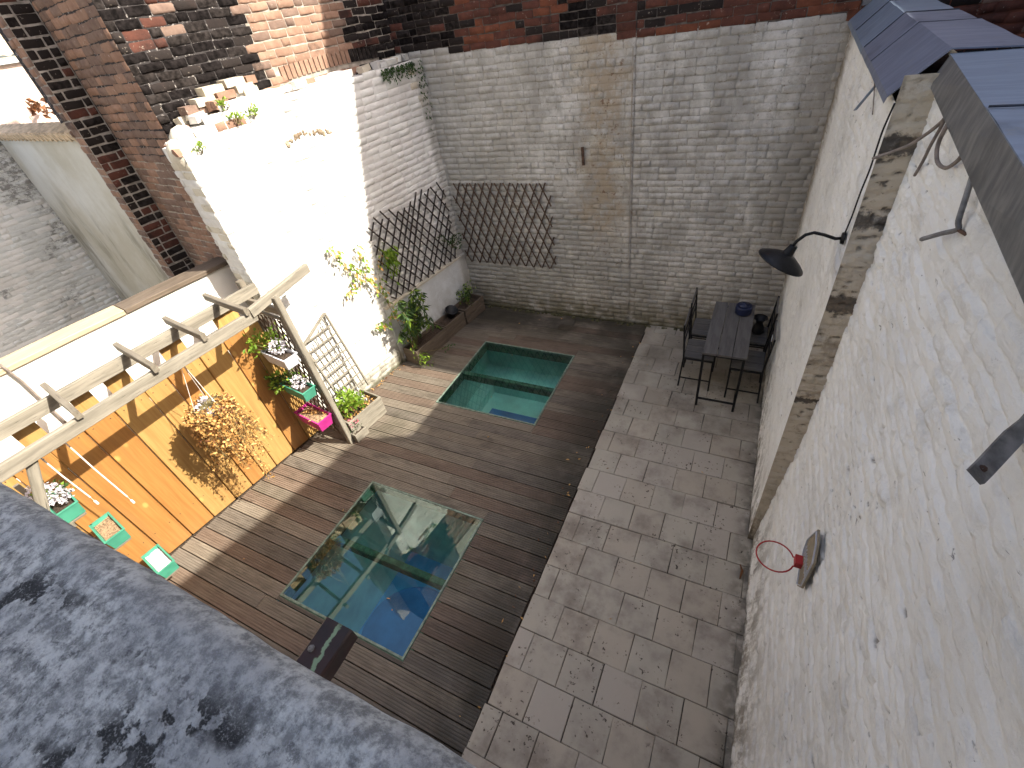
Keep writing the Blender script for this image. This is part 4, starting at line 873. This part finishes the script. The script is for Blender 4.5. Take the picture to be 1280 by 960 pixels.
# hanging basket
hb=empty('hanging_basket',W(1.16,.5,1.5),'hanging basket on three cords trailing dry ochre foliage before the fence','basket')
c=W(1.16,.48,1.50); m_=MB(); m_.lathe([(.001,-.09),(.05,-.085),(.10,-.03),(.125,.03),(.118,.03),(.09,-.02),(.001,-.06)],c,20); m_.build('bowl',[MWp],hb,True)
hk=W(1.19,.58,2.12)
for k in range(3):
    a=k*2.09+.4; m_=MB(); m_.tube([hk,c+Vector((.12*math.cos(a),.12*math.sin(a),.03))],.0028,5); m_.build('cord',[MRope],hb)
m_=MB(); m_.tube([W(1.19,.64,2.16),W(1.19,.6,2.17),W(1.19,.58,2.12)],.004,5); m_.build('hook',[MBk],hb)
st=MB(); lf=MB()
for i in range(110):
    a=random.uniform(0,6.28); L_=random.uniform(.12,1.05)*(1 if random.random()<.5 else .6); o_=c+Z*.04; rim=c+Vector((.13*math.cos(a),.13*math.sin(a),.05)); out_=c+Vector((.20*math.cos(a),.20*math.sin(a),-.02))
    dr_=U*random.uniform(-.08,.26)*L_+N*random.uniform(-.30,.10)*L_
    P=[o_,rim,out_]+[out_+dr_*t+Z*(-L_*t) for t in (.33,.66,1)]
    P=[p+Vector([random.gauss(0,.012) for _ in range(3)]) for p in P]; st.tube(P,.0022,4)
    for q in range(int(12+30*L_)):
        i_=random.randrange(1,5); p=P[i_].lerp(P[i_+1],random.random()); lf.leaf(p+Vector([random.gauss(0,.018) for _ in range(3)]),Vector([random.gauss(0,1) for _ in range(3)]),random.uniform(.028,.052),random.uniform(.018,.030),0 if random.random()<.78 else 1)
st.build('stem',[MStem],hb); lf.build('dry_foliage',[MLd,MLb],hb,kind='stuff')
m_=MB()
for i in range(60):
    v=Vector([random.gauss(0,1) for _ in range(3)]).normalized(); m_.leaf(c+Z*.05+v*.06,v,.04,.03)
m_.build('pale_blooms',[MLw],hb,kind='stuff')
# cords with weights
for i,(s,lo) in enumerate(((.02,1.50),(.19,1.30))):
    t=empty('weighted_line',W(s,.62,2.08),('shorter' if i==0 else 'longer')+' white cord hanging from the outer pergola beam before the fence','cord'); m_=MB(); m_.tube([W(s,.62,2.09),W(s,.615,(lo+2.09)/2),W(s+.01,.61,lo)],.006,6); m_.build('cord_line',[MRope],t); m_=MB(); m_.lathe([(.001,.03),(.009,.02),(.01,-.02),(.001,-.03)],W(s+.01,.61,lo-.07),8); m_.tube([W(s+.01,.61,lo),W(s+.01,.61,lo-.05)],.0015,4); m_.build('weight',[MRope],t)
# weeds on wall tops
for i,(s,n,z,r) in enumerate(((2.98,.03,3.66,.06),(3.18,.03,3.68,.06),(2.52,.03,3.52,.06),(2.92,.03,3.80,.04))):
    bush('wall_weed',W(s,n,z),r,60,[ML1],('bright weed in the white wall below the broken bricks, left of two','bright weed in the white wall below the broken bricks, right of two','yellow green weed at the crumbled near corner of the white wall','small weed among the loose bricks on the wall top')[i],'weed',.035,.8,5)
m_=MB()
for i in range(420):
    s=random.uniform(5.0,5.8); z=3.74-abs(random.gauss(0,.07))*(1+(s>5.6)*5); m_.leaf(W(s,.03,z),N*.3+Vector((random.gauss(0,.5),random.gauss(0,.5),-.6)),.04,.018)
tag(m_.build('ivy_fringe',[ML2]),'dark green ivy fringe along the wall top near the back corner','ivy',kind='stuff')
# litter on deck
m_=MB()
for i in range(120):
    if i<45: p=W(random.uniform(3.0,3.9),random.uniform(.02,.1),.006)
    else: p=Vector((random.uniform(-4.4,.4),random.uniform(.2,6.1),.016)); 
    if i>=45 and random.random()<.6: p.x=-1.3+random.gauss(0,.06)
    m_.leaf(p,(random.uniform(-1,1),random.uniform(-1,1),.15),random.uniform(.015,.05),random.uniform(.01,.022),0 if random.random()<.6 else 1)
tag(m_.build('fallen_leaves',[MLd,MLb]),kind='stuff')
m_=MB(); m_.tube([(.44,2.44,.03),(.45,2.52,.035),(.43,2.58,.03)],[.006,.012,.004],6); tag(m_.build('twig',[MLb]),'dark curled leaf lying on the slabs near the hoop','leaf')

# ------------------------------------------------------------------ TABLE AND CHAIRS
tbx=empty('bistro_table',(-.04,5.12,0),'narrow tall table with grey plank top and black metal frame','table')
for i in range(3):
    x0=-.275+i*.155; timber('top_board',(x0+.077,4.56,.828),(x0+.077,5.70,.828),.150,.024,MTb,tbx)
lg=[(-.26,4.59),(.16,4.59),(-.26,5.67),(.16,5.67)]
for x,y_ in lg: timber('leg',(x,y_,0),(x,y_,.812),.028,.028,MBk,tbx)
for a,b_ in ((0,1),(2,3),(0,2),(1,3)): timber('apron_rail',(*lg[a],.795),(*lg[b_],.795),.024,.028,MBk,tbx)
for a,b_ in ((0,1),(2,3)): timber('foot_rail',(*lg[a],.13),(*lg[b_],.13),.022,.022,MBk,tbx)
def chair(cx,cy,sgn,label):
    t=empty('bistro_chair',(cx,cy,0),label,'chair','slim black-framed chairs at the tall table')
    w_=.20; bx=cx-sgn*.17; fx=cx+sgn*.17; sh=.49
    for i in range(3): timber('seat_board',(cx-sgn*.17,cy-w_+.068+i*.132,sh),(cx+sgn*.17,cy-w_+.068+i*.132,sh),.126,.018,MTb,t)
    for yy in (cy-w_,cy+w_):
        timber('leg',(fx,yy,0),(fx,yy,sh-.012),.02,.02,MBk,t)
        timber('leg',(bx-sgn*.03,yy,0),(bx,yy,sh),.02,.02,MBk,t); timber('back_post',(bx,yy,sh),(bx-sgn*.035,yy,.95),.02,.02,MBk,t)
        timber('side_rail',(bx,yy,sh-.02),(fx,yy,sh-.02),.02,.02,MBk,t); timber('stretcher',(bx-sgn*.02,yy,.16),(fx,yy,.16),.015,.015,MBk,t)
    for z,hh in ((.92,.06),(.80,.03),(.70,.03)): timber('back_slat',(bx-sgn*(.035*(z-sh)/.46),cy-w_,z),(bx-sgn*(.035*(z-sh)/.46),cy+w_,z),.014,hh,MTb if hh>.05 else MBk,t)
    for x in (fx,bx): timber('cross_rail',(x,cy-w_,sh-.02),(x,cy+w_,sh-.02),.018,.018,MBk,t)
chair(-.33,5.09,1,'chair on the deck side of the table, nearer to the camera')
chair(-.33,5.60,1,'chair on the deck side of the table, next to the back wall')
chair(.215,5.02,-1,'chair between table and right wall, nearer to the camera')
chair(.215,5.57,-1,'chair between table and right wall, by the back wall, with a black jug on it')
pt=empty('navy_pot',(.06,5.50,.84),'round navy lidded pot on the far end of the grey table','pot')
m_=MB(); m_.lathe([(.001,.842),(.085,.842),(.095,.86),(.095,.935),(.088,.95),(.06,.945),(.05,.93),(.001,.925)],(.06,5.48,0),28); m_.build('pot_body',[MNavy],pt,True)
m_=MB(); m_.lathe([(.06,.948),(.058,.965),(.02,.972),(.018,.985),(.001,.987)],(.06,5.48,0),20); m_.build('pot_lid',[MNavy],pt,True)
jg=empty('black_jug',(.27,5.62,.5),'small black jug with flared rim on the far wall-side chair','jug'); m_=MB(); m_.lathe([(.001,.501),(.05,.502),(.075,.54),(.06,.60),(.035,.66),(.07,.72),(.085,.73),(.06,.715),(.03,.66),(.001,.65)],(.27,5.60,0),20); m_.build('jug_body',[MBkp],jg,True)
pl_=empty('white_saucer',(.36,4.9,.8),'small pale disc hooked on the back of the near wall-side chair','disc'); m_=MB(); m_.lathe([(.001,0),(.045,.002),(.05,.006),(.001,.01)],(.40,5.02,.83),18,X); m_.build('disc_face',[MWp],pl_,True)

# ------------------------------------------------------------------ LAMP
lp=empty('wall_lamp',(.46,3.0,2.91),'black gooseneck barn lamp on the right wall above the table','lamp')
m_=MB(); m_.tube([(.455,3.0,2.91),(.42,3.0,2.905),(.36,3.0,2.925),(.31,3.0,2.935),(.27,3.0,2.92),(.235,3.0,2.88),(.215,3.0,2.835)],.0095,8); m_.build('arm',[MBk],lp,True)
m_=MB(); m_.lathe([(.001,.018),(.03,.016),(.035,0)],(.462,3.0,2.91),16,-X); m_.build('wall_plate',[MBk],lp,True)
ax=Vector((.42,.10,.90)).normalized(); cc=Vector((.205,3.0,2.80))
m_=MB(); m_.lathe([(.001,.055),(.022,.055),(.026,.03),(.032,.0),(.034,-.01)],cc,20,ax); m_.build('socket',[MBk],lp,True)
m_=MB(); m_.lathe([(.03,.0),(.06,-.01),(.11,-.035),(.142,-.055),(.145,-.062),(.140,-.060),(.108,-.041),(.06,-.018),(.03,-.01)],cc,36,ax); m_.build('lamp_shade',[MBk],lp,True)
bu=Mt('bulb_glass',.2,.5); bm=bu.done((.75,.68,.58)); m_=MB(); m_.lathe([(.015,-.02),(.03,-.05),(.035,-.075),(.025,-.10),(.001,-.11)],cc,16,ax); m_.build('bulb',[bm],lp,True)

# ------------------------------------------------------------------ BASKETBALL HOOP
hp=empty('toy_basketball_hoop',(.55,1.72,1.7),'small red ring hoop on a weathered wooden backboard on the right wall','basketball hoop')
def boardm():
    m=Mt('faded_backboard',.7,.3); o=m.tc.outputs['Object']; sx=m.nt.nodes.new('ShaderNodeSeparateXYZ'); m.put(sx,0,o); n=m.noise(30,o,5)
    c=m.mix(m.ramp(n,.35,.65),(.24,.20,.145),(.33,.28,.20)); return m.done(c,n,.3,.004)
BP=Vector((.545,1.685,1.71))
def hx(a,b_,x): return Vector((x,BP.y+a,BP.z+b_))
hexo=[(-.105,-.11),(-.045,-.20),(.03,-.145),(.10,-.05),(.118,.03),(.055,.21),(-.02,.20),(-.095,.13)]
m_=MB(); n=len(hexo); 
V=[hx(a,b_,.566) for a,b_ in hexo]+[hx(a,b_,.576) for a,b_ in hexo]; m_.add(V,[tuple(range(n)),tuple(range(2*n-1,n-1,-1))]+[(i,n+i,n+(i+1)%n,(i+1)%n) for i in range(n)]); m_.build('backboard',[boardm()],hp)
for i in range(n):
    a=hexo[i]; b_=hexo[(i+1)%n]; timber('board_edging',hx(a[0]*.93,a[1]*.93,.563),hx(b_[0]*.93,b_[1]*.93,.563),.008,.004,MWp,hp)
# cream scrawl of faded lettering strokes on the board
m_=MB(); cur=-.095
for k in range(9):
    h0=.02+.015*random.random(); m_.bar(hx(cur,-.015-h0,.5645),hx(cur+.006,-.015+h0,.5645),.006,.003); m_.bar(hx(cur,-.015+h0*random.uniform(-1,1),.5643),hx(cur+.014,-.015+h0*random.uniform(-1,1),.5643),.005,.003); cur+=.021
m_.build('faded_lettering',[MWp],hp)
for z_ in (1.6,1.76):
    m_=MB(); m_.box((.577,1.66,z_),(.61,1.71,z_+.03)); m_.build('mounting_block',[MOak],hp)
rc=Vector((.435,1.725,1.60)); R_=.094; pts=[rc+Vector((R_*math.cos(a),R_*math.sin(a),0)) for a in [math.radians(18+i*(324/28)) for i in range(29)]]
pts=[Vector((.49,1.665+.052,1.60))]+pts+[Vector((.49,1.665,1.60))]
pts[0]=Vector((.54,1.755,1.60)); pts[-1]=Vector((.54,1.70,1.60))
m_=MB(); m_.tube(pts,.0042,7); m_.build('ring',[MRed],hp,True)
m_=MB(); m_.box((.530,1.70,1.588),(.565,1.755,1.635)); m_.build('ring_bracket',[MRed],hp)
# ------------------------------------------------------------------ IRON STRAP, WIRES
STRAP=[(.66,1.17,3.36),(.63,1.11,3.355),(.60,1.06,3.35),(.575,1.03,3.335),(.55,.99,3.325),(.525,.95,3.31),(.50,.91,3.315)]
sp=empty('iron_strap',(.58,1.0,3.3),'curved dark iron strap sticking out of the right wall beside the window','iron strap')
def ribbon(pts,w,t,mat,name,par):
    m_=MB(); pts=[Vector(p) for p in pts]; V=[];Fs=[]
    for i,p in enumerate(pts):
        d=(pts[min(i+1,len(pts)-1)]-pts[max(i-1,0)]).normalized(); a=d.cross(Vector((.2,-.5,.8))).normalized(); b_=a.cross(d)
        V+=[p+a*w/2+b_*t/2,p-a*w/2+b_*t/2,p-a*w/2-b_*t/2,p+a*w/2-b_*t/2]
    for i in range(len(pts)-1): Fs+=[(i*4+k,i*4+(k+1)%4,i*4+4+(k+1)%4,i*4+4+k) for k in range(4)]
    Fs+=[(3,2,1,0),tuple(len(V)-4+k for k in range(4))]; m_.add(V,Fs); return m_.build(name,[mat],par)
ribbon(STRAP,.036,.009,MGy,'strap_plate',sp)
m_=MB(); m_.lathe([(.001,.004),(.006,.003),(.008,0)],(.515,.935,3.318),8,Vector((-.3,-.6,.7)).normalized()); m_.build('bolt',[MRst],sp)
def wire(name,pts,r,label,cat,mat=MCab):
    m_=MB(); P=[Vector(p) for p in pts]; Q=[]
    for i in range(len(P)-1):
        p0=P[max(i-1,0)];p1=P[i];p2=P[i+1];p3=P[min(i+2,len(P)-1)]
        for t in (0,.25,.5,.75): Q.append(.5*((2*p1)+(p2-p0)*t+(2*p0-5*p1+4*p2-p3)*t*t+(3*p1-p0-3*p2+p3)*t**3))
    Q.append(P[-1]); m_.tube(Q,r,6); return tag(m_.build(name,[mat],None,True),label,cat)
wire('power_cable',[(.455,3.0,2.93),(.45,2.92,3.06),(.45,2.90,3.20),(.45,2.86,3.32),(.452,2.88,3.42),(.45,2.86,3.50),(.46,2.86,3.60)],.004,'thin dark cable dropping from the coping to the wall lamp','cable',MBk)
wire('dry_branch',[(.44,2.82,3.38),(.50,2.78,3.42),(.54,2.70,3.47),(.565,2.60,3.54),(.57,2.50,3.60),(.56,2.42,3.64)],.007,'crooked grey branch slanting across the pilaster edge up to the coping','branch')
wire('dry_branch',[(.585,2.64,3.36),(.585,2.60,3.43),(.58,2.56,3.50),(.575,2.50,3.58),(.57,2.46,3.64)],.006,'short dry branch hanging under the crooked one beneath the coping','branch')
wire('cable_loop',[(.56,2.36,3.63),(.565,2.40,3.55),(.575,2.36,3.50),(.58,2.25,3.51),(.58,2.16,3.56),(.57,2.10,3.60)],.007,'pale loop of cable hanging below the lead flashing','cable')
wire('support_hook',[(.57,1.93,3.59),(.57,1.90,3.53),(.57,1.87,3.47),(.575,1.86,3.445),(.56,1.93,3.40),(.54,2.02,3.34)],.008,'bent iron hook on the right wall under the flashing','hook',MGy)
wire('hook_stay',[(.575,1.86,3.445),(.60,1.82,3.44)],.006,'short iron pin holding the bent hook to the wall','pin',MRst)
wire('thin_wire',[(.448,3.7,3.60),(.45,3.45,3.52),(.45,3.3,3.46)],.003,'thin dangling wire beside the zinc strap','wire')
